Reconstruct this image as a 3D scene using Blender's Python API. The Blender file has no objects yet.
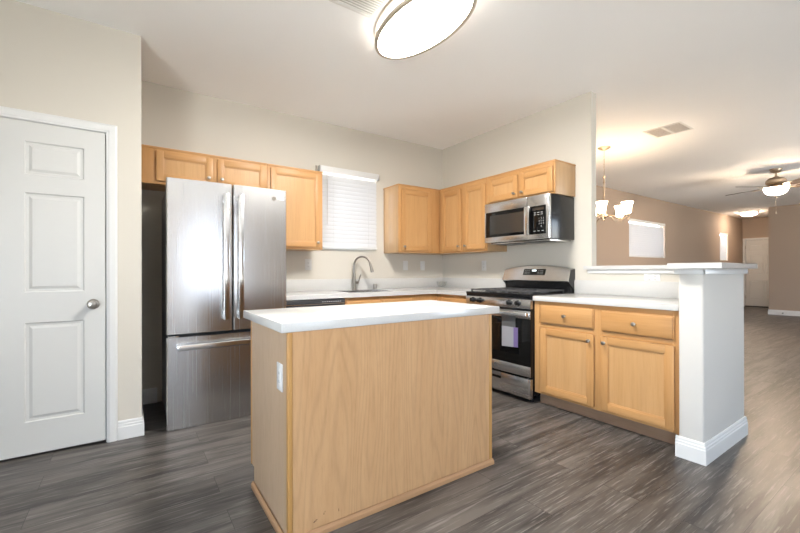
import bpy, bmesh, math, random
from mathutils import Vector, Matrix
random.seed(7)
S = bpy.context.scene
COL = S.collection

# ---------------------------------------------------------------- camera, world, light, exposure
CAM = Vector((-3.420, -3.959, 1.124))
FW = Vector((0.56759852, 0.82330482, 0.00104805))
RT = Vector((0.82330467, -0.5675957, -0.00212972))
UP = Vector((0.00115854, -0.00207169, 0.99999718))
cd = bpy.data.cameras.new('camera')
cam = bpy.data.objects.new('camera', cd)
COL.objects.link(cam)
cam.matrix_world = Matrix(((RT.x, UP.x, -FW.x, CAM.x), (RT.y, UP.y, -FW.y, CAM.y), (RT.z, UP.z, -FW.z, CAM.z), (0, 0, 0, 1)))
cd.sensor_width = 36.0
cd.lens = 389.1 / 800 * 36
cd.shift_y = 4.29 / 800
cd.clip_start = 0.02
cd.clip_end = 200
S.camera = cam

S.view_settings.view_transform = 'Standard'
S.view_settings.look = 'None'
S.view_settings.gamma = 1.0
S.view_settings.use_curve_mapping = False
S.view_settings.exposure = 1.74
S.cycles.use_denoising = True
S.cycles.max_bounces = 10
S.cycles.diffuse_bounces = 6
S.cycles.glossy_bounces = 5
S.cycles.transparent_max_bounces = 12
S.cycles.sample_clamp_indirect = 8.0
S.cycles.caustics_reflective = False
S.cycles.caustics_refractive = False

W = bpy.data.worlds.new('daylight')
S.world = W
W.use_nodes = True
wb = W.node_tree.nodes['Background']
# daylight sky; brighter lower half added to throw light up at the ceiling
_tc = W.node_tree.nodes.new('ShaderNodeTexCoord')
_sx = W.node_tree.nodes.new('ShaderNodeSeparateXYZ')
_rp = W.node_tree.nodes.new('ShaderNodeValToRGB')
W.node_tree.links.new(_tc.outputs['Generated'], _sx.inputs[0])
_mr = W.node_tree.nodes.new('ShaderNodeMapRange')
_mr.inputs['From Min'].default_value = -1.0
W.node_tree.links.new(_sx.outputs['Z'], _mr.inputs['Value'])
W.node_tree.links.new(_mr.outputs['Result'], _rp.inputs['Fac'])
_e = _rp.color_ramp.elements
_e[0].position, _e[0].color = 0.44, (1.0, 0.99, 0.97, 1)
_e[1].position, _e[1].color = 0.53, (0.60, 0.71, 0.87, 1)
W.node_tree.links.new(_rp.outputs['Color'], wb.inputs[0])
wb.inputs[1].default_value = 7.0

def portal(name, loc, size_x, size_y, direction):
    ld = bpy.data.lights.new(name, 'AREA')
    ld.shape = 'RECTANGLE'; ld.size = size_x; ld.size_y = size_y
    ld.cycles.is_portal = True
    o = bpy.data.objects.new(name, ld); COL.objects.link(o)
    o.location = loc
    o.rotation_euler = Vector(direction).to_track_quat('-Z', 'Y').to_euler()
    return o

# room extents
H = 2.747
XW, XE, YS = -5.4, 12.4, -7.2          # west wall, far east wall, south wall
portal('west_door_daylight', (XW - 0.16, -5.15, 1.06), 2.1, 2.55, (1, 0, 0))
portal('south_window_daylight', (-2.25, YS - 0.16, 1.22), 1.02, 1.87, (0, 1, 0))
portal('added_window_daylight', (4.3, YS - 0.16, 1.1), 2.4, 2.1, (0, 1, 0))  # guides light through the added, unseen living room window
portal('sink_window_daylight', (-1.39, 0.2, 1.79), 0.72, 0.85, (0, -1, 0))
portal('dining_window_daylight', (5.96, 0.2, 1.81), 1.75, 0.85, (0, -1, 0))
portal('entry_window_daylight', (10.73, 0.2, 1.81), 0.7, 0.85, (0, -1, 0))

# ---------------------------------------------------------------- materials
def mat(name, color=(0.8, 0.8, 0.8), rough=0.5, metal=0.0, spec=0.5, coat=0.0):
    m = bpy.data.materials.new(name)
    m.use_nodes = True
    b = m.node_tree.nodes['Principled BSDF']
    b.inputs['Base Color'].default_value = (*color, 1)
    b.inputs['Roughness'].default_value = rough
    b.inputs['Metallic'].default_value = metal
    b.inputs['Specular IOR Level'].default_value = spec
    b.inputs['Coat Weight'].default_value = coat
    return m

def nd(m, kind, **kw):
    n = m.node_tree.nodes.new(kind)
    for k, v in kw.items(): setattr(n, k, v)
    return n

def lk(m, a, b): m.node_tree.links.new(a, b)

def coords(m, scale, obj=True):
    tc = nd(m, 'ShaderNodeTexCoord')
    mp = nd(m, 'ShaderNodeMapping')
    mp.inputs['Scale'].default_value = scale
    lk(m, tc.outputs['Object'], mp.inputs['Vector'])
    return mp.outputs['Vector']

def noise(m, vec, scale, detail=3.0, rough=0.5, dist=0.0):
    n = nd(m, 'ShaderNodeTexNoise')
    n.inputs['Scale'].default_value = scale
    n.inputs['Detail'].default_value = detail
    n.inputs['Roughness'].default_value = rough
    n.inputs['Distortion'].default_value = dist
    lk(m, vec, n.inputs['Vector'])
    return n.outputs['Fac']

def ramp(m, fac, stops):
    r = nd(m, 'ShaderNodeValToRGB')
    e = r.color_ramp.elements
    while len(e) < len(stops): e.new(0.5)
    for i, (p, c) in enumerate(stops):
        e[i].position = p
        e[i].color = (*c, 1) if len(c) == 3 else c
    lk(m, fac, r.inputs['Fac'])
    return r.outputs['Color']

def mth(m, op, a, b=None):
    n = nd(m, 'ShaderNodeMath', operation=op)
    for i, v in enumerate((a, b)):
        if v is None: continue
        if isinstance(v, (int, float)): n.inputs[i].default_value = v
        else: lk(m, v, n.inputs[i])
    return n.outputs[0]

def mixc(m, fac, a, b, blend='MIX'):
    n = nd(m, 'ShaderNodeMix', data_type='RGBA', blend_type=blend)
    for s, v in ((n.inputs['Factor'], fac), (n.inputs['A'], a), (n.inputs['B'], b)):
        if isinstance(v, (int, float)): s.default_value = v
        elif isinstance(v, tuple): s.default_value = (*v, 1)
        else: lk(m, v, s)
    return n.outputs['Result']

def bump(m, h, strength, dist=0.002):
    b = nd(m, 'ShaderNodeBump')
    b.inputs['Strength'].default_value = strength
    b.inputs['Distance'].default_value = dist
    lk(m, h, b.inputs['Height'])
    lk(m, b.outputs['Normal'], m.node_tree.nodes['Principled BSDF'].inputs['Normal'])

def plaster(name, color, bumpy=0.25, rough=0.75):
    m = mat(name, color, rough, spec=0.25)
    v = coords(m, (1, 1, 1))
    bump(m, noise(m, v, 160, 2), bumpy, 0.0015)
    n2 = noise(m, v, 1.2, 2)
    c = mixc(m, n2, tuple(x * 0.985 for x in color), tuple(min(1, x * 1.015) for x in color))
    lk(m, c, m.node_tree.nodes['Principled BSDF'].inputs['Base Color'])
    return m

def wood(name, light, dark, axis='Z', figure=0.5, rough=0.38, scale=1.0, lines=9.0, al=0.55, ac=9.0, pw=3.0):
    """clear finished wood, grain running along the given axis"""
    m = mat(name, light, rough, spec=0.4)
    sc = {'Z': (ac, ac, al), 'X': (al, ac, ac), 'Y': (ac, al, ac)}[axis]
    oi = nd(m, 'ShaderNodeObjectInfo')
    tc = nd(m, 'ShaderNodeTexCoord')
    mp = nd(m, 'ShaderNodeMapping')
    mp.inputs['Scale'].default_value = tuple(s * scale for s in sc)
    cx = nd(m, 'ShaderNodeCombineXYZ')
    r = mth(m, 'MULTIPLY', oi.outputs['Random'], 37.0)
    for k in range(3): lk(m, r, cx.inputs[k])
    ad = nd(m, 'ShaderNodeVectorMath', operation='ADD')
    lk(m, tc.outputs['Object'], mp.inputs['Vector'])
    lk(m, mp.outputs['Vector'], ad.inputs[0]); lk(m, cx.outputs[0], ad.inputs[1])
    v = ad.outputs[0]
    big = noise(m, v, 0.55, 1.0, 0.4, 0.15)
    rings = mth(m, 'SINE', mth(m, 'MULTIPLY', big, lines * 6.2832))
    rings = mth(m, 'POWER', mth(m, 'ADD', mth(m, 'MULTIPLY', rings, 0.5), 0.5), pw)
    fine = noise(m, v, 9.0, 4.0, 0.65)
    soft = noise(m, v, 1.6, 2.0, 0.5)
    c1 = ramp(m, soft, [(0.25, dark), (0.75, light)])
    c2 = mixc(m, mth(m, 'MULTIPLY', rings, figure), c1, tuple(x * 0.66 for x in dark))
    pores = ramp(m, fine, [(0.30, (0.80, 0.76, 0.70)), (0.55, (1, 1, 1))])
    c3 = mixc(m, 0.45, c2, pores, 'MULTIPLY')
    lk(m, c3, m.node_tree.nodes['Principled BSDF'].inputs['Base Color'])
    bump(m, fine, 0.06, 0.001)
    return m

def steel(name, color=(0.56, 0.55, 0.54), rough=0.27, axis='Z'):
    m = mat(name, color, rough, 1.0)
    sc = {'Z': (700, 700, 1.0), 'Y': (700, 1.0, 700), 'X': (1.0, 700, 700)}[axis]
    n = noise(m, coords(m, sc), 1.0, 2)
    b = m.node_tree.nodes['Principled BSDF']
    lk(m, mth(m, 'ADD', mth(m, 'MULTIPLY', n, 0.02), rough - 0.01), b.inputs['Roughness'])
    
    return m

def emit(name, color, strength):
    m = bpy.data.materials.new(name); m.use_nodes = True
    b = m.node_tree.nodes['Principled BSDF']
    b.inputs['Base Color'].default_value = (0.9, 0.9, 0.88, 1)
    b.inputs['Roughness'].default_value = 0.3
    b.inputs['Emission Color'].default_value = (*color, 1)
    b.inputs['Emission Strength'].default_value = strength
    return m

def thin_glass(name, tint=(0.97, 0.99, 0.99), refl=0.08):
    m = bpy.data.materials.new(name); m.use_nodes = True
    nt = m.node_tree; nt.nodes.clear()
    o = nt.nodes.new('ShaderNodeOutputMaterial')
    t = nt.nodes.new('ShaderNodeBsdfTransparent'); t.inputs[0].default_value = (*tint, 1)
    g = nt.nodes.new('ShaderNodeBsdfGlossy'); g.inputs['Roughness'].default_value = 0.02
    mx = nt.nodes.new('ShaderNodeMixShader'); mx.inputs[0].default_value = refl
    nt.links.new(t.outputs[0], mx.inputs[1]); nt.links.new(g.outputs[0], mx.inputs[2])
    nt.links.new(mx.outputs[0], o.inputs[0])
    return m

def slat_mat():
    m = bpy.data.materials.new('blind_slat_white'); m.use_nodes = True
    nt = m.node_tree
    b = nt.nodes['Principled BSDF']
    b.inputs['Base Color'].default_value = (0.59, 0.595, 0.605, 1); b.inputs['Roughness'].default_value = 0.5
    t = nt.nodes.new('ShaderNodeBsdfTranslucent'); t.inputs[0].default_value = (0.9, 0.92, 0.95, 1)
    mx = nt.nodes.new('ShaderNodeMixShader'); mx.inputs[0].default_value = 0.01
    nt.links.new(b.outputs[0], mx.inputs[1]); nt.links.new(t.outputs[0], mx.inputs[2])
    nt.links.new(mx.outputs[0], nt.nodes['Material Output'].inputs[0])
    return m

def floor_mat():
    m = mat('vinyl_plank', (0.12, 0.11, 0.10), 0.42, spec=0.4)
    v = coords(m, (1, 1, 1))
    br = nd(m, 'ShaderNodeTexBrick')
    br.offset = 0.37; br.offset_frequency = 2; br.squash = 1.0
    br.inputs['Scale'].default_value = 1.0
    br.inputs['Brick Width'].default_value = 1.22
    br.inputs['Row Height'].default_value = 0.18
    br.inputs['Mortar Size'].default_value = 0.0012
    br.inputs['Mortar Smooth'].default_value = 0.1
    br.inputs['Bias'].default_value = 0.0
    br.inputs['Color1'].default_value = (0, 0, 0, 1)
    br.inputs['Color2'].default_value = (1, 1, 1, 1)
    br.inputs['Mortar'].default_value = (0.5, 0.5, 0.5, 1)
    lk(m, v, br.inputs['Vector'])
    sep = nd(m, 'ShaderNodeSeparateColor'); lk(m, br.outputs['Color'], sep.inputs[0])
    rnd = sep.outputs[0]
    # grain offset per plank
    cx = nd(m, 'ShaderNodeCombineXYZ')
    lk(m, mth(m, 'MULTIPLY', rnd, 23.0), cx.inputs[0]); lk(m, mth(m, 'MULTIPLY', rnd, 11.0), cx.inputs[2])
    ad = nd(m, 'ShaderNodeVectorMath', operation='ADD'); lk(m, v, ad.inputs[0]); lk(m, cx.outputs[0], ad.inputs[1])
    mp = nd(m, 'ShaderNodeMapping'); mp.inputs['Scale'].default_value = (1.1, 13, 1)
    lk(m, ad.outputs[0], mp.inputs['Vector'])
    g1 = noise(m, mp.outputs['Vector'], 1.0, 5, 0.62, 0.4)
    mp2 = nd(m, 'ShaderNodeMapping'); mp2.inputs['Scale'].default_value = (5, 95, 1)
    lk(m, ad.outputs[0], mp2.inputs['Vector'])
    g2 = noise(m, mp2.outputs['Vector'], 1.0, 3, 0.6)
    base = mixc(m, rnd, FL_A, FL_B)
    c = mixc(m, mth(m, 'MULTIPLY', ramp(m, g1, [(0.38, (1, 1, 1)), (0.60, (0, 0, 0))]), 0.85), base, FL_D)
    c = mixc(m, mth(m, 'MULTIPLY', ramp(m, g2, [(0.54, (0, 0, 0)), (0.70, (1, 1, 1))]), 0.50), c, FL_L)
    c = mixc(m, br.outputs['Fac'], c, (0.022, 0.019, 0.017))
    b = m.node_tree.nodes['Principled BSDF']
    lk(m, c, b.inputs['Base Color'])
    lk(m, mth(m, 'ADD', mth(m, 'MULTIPLY', g2, 0.16), 0.30), b.inputs['Roughness'])
    bump(m, mth(m, 'SUBTRACT', mth(m, 'MULTIPLY', g2, 0.35), br.outputs['Fac']), 0.22, 0.0015)
    return m

def quartz_mat():
    m = mat('white_quartz', (0.57, 0.565, 0.55), 0.16, spec=0.5)
    v = coords(m, (1, 1, 1))
    c = ramp(m, noise(m, v, 420, 2), [(0.30, (0.51, 0.50, 0.485)), (0.5, (0.57, 0.565, 0.55))])
    lk(m, c, m.node_tree.nodes['Principled BSDF'].inputs['Base Color'])
    return m

def island_wood(name, light, dark, pale=False):
    return wood(name, light, dark, 'Z', 0.10 if pale else 0.27, 0.42, 1.0, 15.0, 1.3, 11.0, 3.5)

FL_A = (0.088, 0.077, 0.069); FL_B = (0.138, 0.124, 0.113); FL_D = (0.022, 0.019, 0.018); FL_L = (0.29, 0.275, 0.265)
M = {}
M['wall'] = plaster('cream_wall_paint', (0.585, 0.548, 0.482))
M['wall_tan'] = plaster('tan_wall_paint', (0.39, 0.305, 0.24))
M['ceiling'] = plaster('ceiling_paint', (0.93, 0.925, 0.915), 0.3, 0.85)
M['trim'] = mat('white_trim_paint', (0.67, 0.67, 0.66), 0.35)
M['door'] = mat('white_door_paint', (0.60, 0.598, 0.578), 0.38)
M['pony'] = plaster('white_wall_paint', (0.585, 0.565, 0.53), 0.35)
M['floor'] = floor_mat()
M['quartz'] = quartz_mat()
UL, UD = (0.525, 0.292, 0.120), (0.450, 0.230, 0.082)
M['frame_v'] = wood('maple_vertical', UL, UD, 'Z', 0.10)
M['frame_x'] = wood('maple_along_x', UL, UD, 'X', 0.10)
M['frame_y'] = wood('maple_along_y', UL, UD, 'Y', 0.10)
M['panel'] = wood('maple_panel', (0.530, 0.310, 0.140), (0.480, 0.268, 0.108), 'Z', 0.10, scale=0.8)
M['side'] = wood('maple_side', (0.533, 0.344, 0.185), (0.473, 0.292, 0.146), 'Z', 0.12)
M['isl'] = island_wood('oak_panel', (0.550, 0.331, 0.168), (0.499, 0.288, 0.138))
M['isl_side_washed'] = island_wood('oak_side_light_washed', (0.499, 0.353, 0.232), (0.473, 0.327, 0.206), True)  # oak paled so its colour holds the light washing the island side
M['edge'] = wood('oak_edge_strip', (0.499, 0.275, 0.095), (0.430, 0.224, 0.073), 'Z', 0.1)
M['shoe_x'] = wood('oak_shoe_x', (0.430, 0.249, 0.129), (0.361, 0.202, 0.103), 'X', 0.1)
M['shoe_y'] = wood('oak_shoe_y', (0.430, 0.249, 0.129), (0.361, 0.202, 0.103), 'Y', 0.1)
M['toe'] = wood('toe_kick_wood', (0.30, 0.195, 0.125), (0.25, 0.155, 0.098), 'Y', 0.15)
M['steel_v'] = steel('brushed_steel_vertical', (0.62, 0.615, 0.61), axis='Z')
M['steel_y'] = steel('brushed_steel_along_y', (0.58, 0.575, 0.57), axis='Y', rough=0.27)
M['steel_x'] = steel('brushed_steel_along_x', axis='X')
M['bright'] = mat('bright_handle_metal', (0.78, 0.78, 0.78), 0.20, 1.0)
M['nickel'] = mat('brushed_nickel', (0.36, 0.335, 0.30), 0.28, 1.0)
M['chrome'] = mat('satin_chrome', (0.70, 0.69, 0.67), 0.18, 1.0)
M['black'] = mat('black_enamel', (0.007, 0.007, 0.008), 0.2, spec=0.3)
M['blackglass'] = mat('black_glass', (0.004, 0.004, 0.004), 0.04, spec=0.3)
M['darkglass'] = mat('oven_window', (0.025, 0.024, 0.023), 0.05, spec=0.7)
M['iron'] = mat('cast_iron', (0.07, 0.07, 0.073), 0.2)
M['plastic_dk'] = mat('dark_plastic', (0.03, 0.03, 0.032), 0.4)
M['gray'] = mat('gray_case', (0.10, 0.10, 0.10), 0.45)
M['white_pl'] = mat('white_plastic', (0.68, 0.68, 0.67), 0.3)
M['slot'] = mat('slot_gray', (0.12, 0.12, 0.115), 0.5)
M['print'] = mat('white_print', (0.38, 0.38, 0.38), 0.5)
M['paper'] = mat('white_paper', (0.80, 0.80, 0.82), 0.6)
M['sleeve'] = mat('gray_sleeve_plastic', (0.09, 0.095, 0.10), 0.3)
M['paper_dim'] = mat('sleeved_white_paper', (0.30, 0.31, 0.34), 0.35)
M['purple'] = mat('purple_print', (0.15, 0.11, 0.27), 0.4)
M['slat'] = slat_mat()
M['pane'] = thin_glass('window_glass')
M['pane_dimmed'] = thin_glass('reflection_dimming_glass', (0.62, 0.63, 0.64))  # gray tint added to dim the south window's reflection in the fridge
M['pane_toned_down'] = thin_glass('toned_down_window_glass', (0.74, 0.75, 0.76))  # pane darkened to tone down the overbright daylight; no screen is modelled
M['clear'] = thin_glass('clear_glass', (0.975, 0.98, 0.975), 0.12)
M['vent'] = mat('vent_white', (0.76, 0.75, 0.72), 0.5)
M['vent_gap'] = mat('vent_pale_gap', (0.50, 0.48, 0.45), 0.7)
M['vent_dark'] = mat('vent_shadow_gap', (0.30, 0.22, 0.16), 0.7)
M['brass'] = mat('antique_nickel', (0.46, 0.37, 0.28), 0.35, 1.0)
M['rimtan'] = mat('champagne_rim', (0.48, 0.41, 0.33), 0.5)
M['kitchen_glow'] = emit('kitchen_diffuser', (1.0, 0.965, 0.91), 40.0)
M['kitchen_side'] = emit('kitchen_diffuser_side', (1.0, 0.95, 0.88), 2.2)
M['shade_glow'] = emit('chandelier_shade_glass', (1.0, 0.74, 0.50), 9.0)
M['fan_glow'] = emit('fan_bowl_glass', (1.0, 0.76, 0.54), 90.0)
M['hall_glow'] = emit('hall_diffuser', (1.0, 0.82, 0.64), 22.0)
M['blade'] = wood('walnut_blade', (0.10, 0.06, 0.045), (0.06, 0.036, 0.028), 'X', 0.2)
M['clock'] = emit('clock_digits', (0.8, 0.95, 1.0), 0.6)
M['soil'] = mat('outdoor_concrete', (0.45, 0.44, 0.42), 0.9)

# ---------------------------------------------------------------- mesh helpers
WO = {}

class MB:
    def __init__(s): s.bm = bmesh.new()
    def box(s, x0, x1, y0, y1, z0, z1, mi=0, bev=0.0, seg=2):
        x0, x1 = min(x0, x1), max(x0, x1); y0, y1 = min(y0, y1), max(y0, y1); z0, z1 = min(z0, z1), max(z0, z1)
        vs = [s.bm.verts.new(p) for p in ((x0, y0, z0), (x1, y0, z0), (x1, y1, z0), (x0, y1, z0), (x0, y0, z1), (x1, y0, z1), (x1, y1, z1), (x0, y1, z1))]
        fs = [s.bm.faces.new([vs[i] for i in q]) for q in ((0, 3, 2, 1), (4, 5, 6, 7), (0, 1, 5, 4), (1, 2, 6, 5), (2, 3, 7, 6), (3, 0, 4, 7))]
        for f in fs: f.material_index = mi
        if bev > 0:
            ed = list({e for f in fs for e in f.edges})
            r = bmesh.ops.bevel(s.bm, geom=ed, offset=bev, offset_type='OFFSET', segments=seg, profile=0.5, affect='EDGES', clamp_overlap=True)
            for f in r['faces']: f.material_index = mi
        return s
    def prism(s, poly, fn, a, b, mi=0):
        """poly: list of 2D points; fn(u, v, w) -> xyz; extruded from w=a to w=b"""
        A = [s.bm.verts.new(fn(u, v, a)) for u, v in poly]
        B = [s.bm.verts.new(fn(u, v, b)) for u, v in poly]
        n = len(poly)
        fs = [s.bm.faces.new(A), s.bm.faces.new(list(reversed(B)))]
        for i in range(n):
            j = (i + 1) % n
            fs.append(s.bm.faces.new((A[j], A[i], B[i], B[j])))
        for f in fs: f.material_index = mi
        bmesh.ops.recalc_face_normals(s.bm, faces=fs)
        return s
    def lathe(s, prof, c, d=(0, 0, 1), seg=24, mi=0, sx=1.0, sy=1.0, caps=True):
        """prof: [(r, h)] measured along direction d from point c"""
        d = Vector(d).normalized()
        a = Vector((1, 0, 0)) if abs(d.x) < 0.9 else Vector((0, 1, 0))
        if abs(d.z) > 0.99: a = Vector((1, 0, 0))
        u = (a - d * a.dot(d)).normalized(); w = d.cross(u)
        c = Vector(c); rings = []
        for r, h in prof:
            if r < 1e-6: rings.append([s.bm.verts.new(c + d * h)])
            else: rings.append([s.bm.verts.new(c + d * h + u * (r * sx * math.cos(2 * math.pi * k / seg)) + w * (r * sy * math.sin(2 * math.pi * k / seg))) for k in range(seg)])
        fs = []
        for p, q in zip(rings, rings[1:]):
            for k in range(seg):
                l = (k + 1) % seg
                if len(p) == 1 and len(q) == 1: continue
                if len(p) == 1: fs.append(s.bm.faces.new((p[0], q[l], q[k])))
                elif len(q) == 1: fs.append(s.bm.faces.new((p[k], p[l], q[0])))
                else: fs.append(s.bm.faces.new((p[k], p[l], q[l], q[k])))
        if caps:
            if len(rings[0]) > 1: fs.append(s.bm.faces.new(list(reversed(rings[0]))))
            if len(rings[-1]) > 1: fs.append(s.bm.faces.new(rings[-1]))
        for f in fs: f.material_index = mi
        bmesh.ops.recalc_face_normals(s.bm, faces=fs)
        return s
    def cyl(s, p0, p1, r0, r1=None, seg=20, mi=0):
        p0, p1 = Vector(p0), Vector(p1)
        return s.lathe([(r0, 0), (r0 if r1 is None else r1, (p1 - p0).length)], p0, p1 - p0, seg, mi)
    def tube(s, pts, r, seg=12, mi=0, radii=None):
        pts = [Vector(p) for p in pts]
        rings = []; prev = None
        for i, p in enumerate(pts):
            t = (pts[min(i + 1, len(pts) - 1)] - pts[max(i - 1, 0)]).normalized()
            if prev is None:
                a = Vector((0, 0, 1)) if abs(t.z) < 0.9 else Vector((1, 0, 0))
                u = (a - t * a.dot(t)).normalized()
            else: u = (prev - t * prev.dot(t)).normalized()
            prev = u; w = t.cross(u)
            rr = radii[i] if radii else r
            rings.append([s.bm.verts.new(p + u * (rr * math.cos(2 * math.pi * k / seg)) + w * (rr * math.sin(2 * math.pi * k / seg))) for k in range(seg)])
        fs = [s.bm.faces.new(list(reversed(rings[0]))), s.bm.faces.new(rings[-1])]
        for p, q in zip(rings, rings[1:]):
            for k in range(seg):
                l = (k + 1) % seg
                fs.append(s.bm.faces.new((p[k], p[l], q[l], q[k])))
        for f in fs: f.material_index = mi
        bmesh.ops.recalc_face_normals(s.bm, faces=fs)
        return s
    def quad(s, pts, mi=0):
        f = s.bm.faces.new([s.bm.verts.new(p) for p in pts]); f.material_index = mi
        return s
    def build(s, name, mats, parent=None, smooth=35):
        if not isinstance(mats, (list, tuple)): mats = [mats]
        if parent is not None: org = WO[parent]
        else:
            xs = [v.co for v in s.bm.verts]
            lo = [min(v[k] for v in xs) for k in range(3)]; hi = [max(v[k] for v in xs) for k in range(3)]
            org = Vector(((lo[0] + hi[0]) / 2, (lo[1] + hi[1]) / 2, lo[2]))
        bmesh.ops.translate(s.bm, verts=s.bm.verts, vec=-org)
        me = bpy.data.meshes.new(name)
        s.bm.to_mesh(me); s.bm.free()
        for m in mats: me.materials.append(M[m] if isinstance(m, str) else m)
        me.polygons.foreach_set('use_smooth', [True] * len(me.polygons))
        me.set_sharp_from_angle(angle=math.radians(smooth))
        o = bpy.data.objects.new(name, me); COL.objects.link(o)
        if parent is not None: o.parent = parent
        else: o.location = org
        WO[o] = Vector(org)
        return o

def thing(name, label, cat, loc, group=None):
    o = bpy.data.objects.new(name, None); COL.objects.link(o)
    o.empty_display_size = 0.1
    o.location = loc; WO[o] = Vector(loc)
    o['label'] = label; o['category'] = cat
    if group: o['group'] = group
    return o

def tag(o, label, cat, group=None):
    o['label'] = label; o['category'] = cat
    if group: o['group'] = group
    return o

def struct(o, label=None):
    o['kind'] = 'structure'
    if label: o['label'] = label
    return o

def text(name, body, size, loc, xdir, updir, m, parent, extrude=0.0003, align='CENTER', spacing=1.0):
    cu = bpy.data.curves.new(name, 'FONT'); cu.body = body; cu.size = size; cu.extrude = extrude
    cu.align_x = align; cu.align_y = 'CENTER'; cu.space_line = spacing
    cu.materials.append(M[m])
    tmp = bpy.data.objects.new('tmp', cu); COL.objects.link(tmp)
    me = bpy.data.meshes.new_from_object(tmp.evaluated_get(bpy.context.evaluated_depsgraph_get()))
    bpy.data.objects.remove(tmp); bpy.data.curves.remove(cu)
    me.name = name
    o = bpy.data.objects.new(name, me); COL.objects.link(o)
    x = Vector(xdir).normalized(); y = Vector(updir).normalized(); z = x.cross(y)
    o.parent = parent
    p = Vector(loc) - WO[parent]
    o.matrix_local = Matrix(((x.x, y.x, z.x, p.x), (x.y, y.y, z.y, p.y), (x.z, y.z, z.z, p.z), (0, 0, 0, 1)))
    return o

# face frames: 'N' looks toward -y (on the back wall), 'E' looks toward -x (on the right wall), 'S' looks toward +y
class Face:
    def __init__(s, side, plane): s.side, s.p = side, plane
    def pt(s, u, d, z):
        if s.side == 'N': return (u, s.p - d, z)
        if s.side == 'E': return (s.p - d, u, z)
        if s.side == 'S': return (u, s.p + d, z)
        if s.side == 'W': return (s.p + d, u, z)
    def out(s): return {'N': (0, -1, 0), 'E': (-1, 0, 0), 'S': (0, 1, 0), 'W': (1, 0, 0)}[s.side]
    def right(s): return {'N': (1, 0, 0), 'E': (0, -1, 0), 'S': (-1, 0, 0), 'W': (0, 1, 0)}[s.side]
    def box(s, mb, u0, u1, d0, d1, z0, z1, mi=0, bev=0.0, seg=2):
        a, b = s.pt(u0, d0, z0), s.pt(u1, d1, z1)
        return mb.box(a[0], b[0], a[1], b[1], a[2], b[2], mi, bev, seg)
    def hor(s): return 'frame_x' if s.side in 'NS' else 'frame_y'

def knob(parent, F, u, z, d0, m='nickel'):
    mb = MB()
    mb.lathe([(0.008, 0), (0.008, 0.002), (0.0045, 0.005), (0.0045, 0.013), (0.012, 0.017), (0.0145, 0.022), (0.013, 0.027), (0.007, 0.030), (0, 0.0305)], F.pt(u, d0, z), F.out(), 20)
    return mb.build('knob', m, parent)

def cab_door(parent, F, u0, u1, z0, z1, kn=None, st=0.052, name='door'):
    u0, u1 = min(u0, u1), max(u0, u1)
    T = 0.019
    mb = MB()
    for a, b in ((u0, u0 + st), (u1 - st, u1)): F.box(mb, a, b, 0.001, T, z0, z1, 0, 0.003)
    for a, b in ((z0, z0 + st), (z1 - st, z1)): F.box(mb, u0 + st - 0.001, u1 - st + 0.001, 0.001, T - 0.0004, a, b, 1, 0.003)
    # stepped bead inside the frame
    i0, i1, j0, j1 = u0 + st - 0.002, u1 - st + 0.002, z0 + st - 0.002, z1 - st + 0.002
    w = 0.009
    for a, b in ((i0, i0 + w), (i1 - w, i1)): F.box(mb, a, b, 0.002, T - 0.005, j0, j1, 0, 0.002)
    for a, b in ((j0, j0 + w), (j1 - w, j1)): F.box(mb, i0, i1, 0.002, T - 0.0055, a, b, 1, 0.002)
    d = mb.build(name, ['frame_v', F.hor()], parent)
    mb = MB(); F.box(mb, u0 + st - 0.003, u1 - st + 0.003, 0.003, T - 0.0125, z0 + st - 0.003, z1 - st + 0.003)
    mb.build('panel', 'panel', d)
    if kn: knob(d, F, kn[0], kn[1], T)
    return d

def cab_drawer(parent, F, u0, u1, z0, z1, kn=True):
    u0, u1 = min(u0, u1), max(u0, u1)
    mb = MB()
    F.box(mb, u0, u1, 0.001, 0.012, z0, z1, 0, 0.002)
    F.box(mb, u0 + 0.007, u1 - 0.007, 0.010, 0.020, z0 + 0.007, z1 - 0.007, 0, 0.004)
    d = mb.build('drawer', F.hor(), parent)
    if kn: knob(d, F, (u0 + u1) / 2, (z0 + z1) / 2, 0.020)
    return d

def face_frame(parent, F, u0, u1, z0, z1, stiles, rails, t=0.019, w=0.038):
    """stiles: u ranges, rails: (u0,u1,z0,z1)"""
    mb = MB()
    for a, b in stiles: F.box(mb, a, b, -t, 0, z0, z1, 0, 0.0012)
    for a, b, c, d in rails: F.box(mb, a, b, -t, -0.0003, c, d, 1, 0.0012)
    return mb.build('face_frame', ['frame_v', F.hor()], parent)

# ================================================================ SETTING
mb = MB(); mb.box(XW - 0.2, XE + 0.2, YS - 0.2, 0.2, -0.12, 0)
struct(mb.build('floor', 'floor'), 'gray brown wood look plank floor')
mb = MB(); mb.box(XW - 0.2, XE + 0.2, YS - 0.2, 0.2, H, H + 0.12)
struct(mb.build('ceiling', 'ceiling'), 'smooth off white ceiling')

def wall_x(name, m, x0, x1, y0, y1, holes, z0=0.0, z1=H):
    """wall running along x, holes = (xa, xb, za, zb)"""
    mb = MB(); cur = x0
    for xa, xb, za, zb in sorted(holes):
        if xa > cur: mb.box(cur, xa, y0, y1, z0, z1)
        if za > z0: mb.box(xa, xb, y0, y1, z0, za)
        if zb < z1: mb.box(xa, xb, y0, y1, zb, z1)
        cur = xb
    if cur < x1: mb.box(cur, x1, y0, y1, z0, z1)
    return struct(mb.build(name, m))

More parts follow.
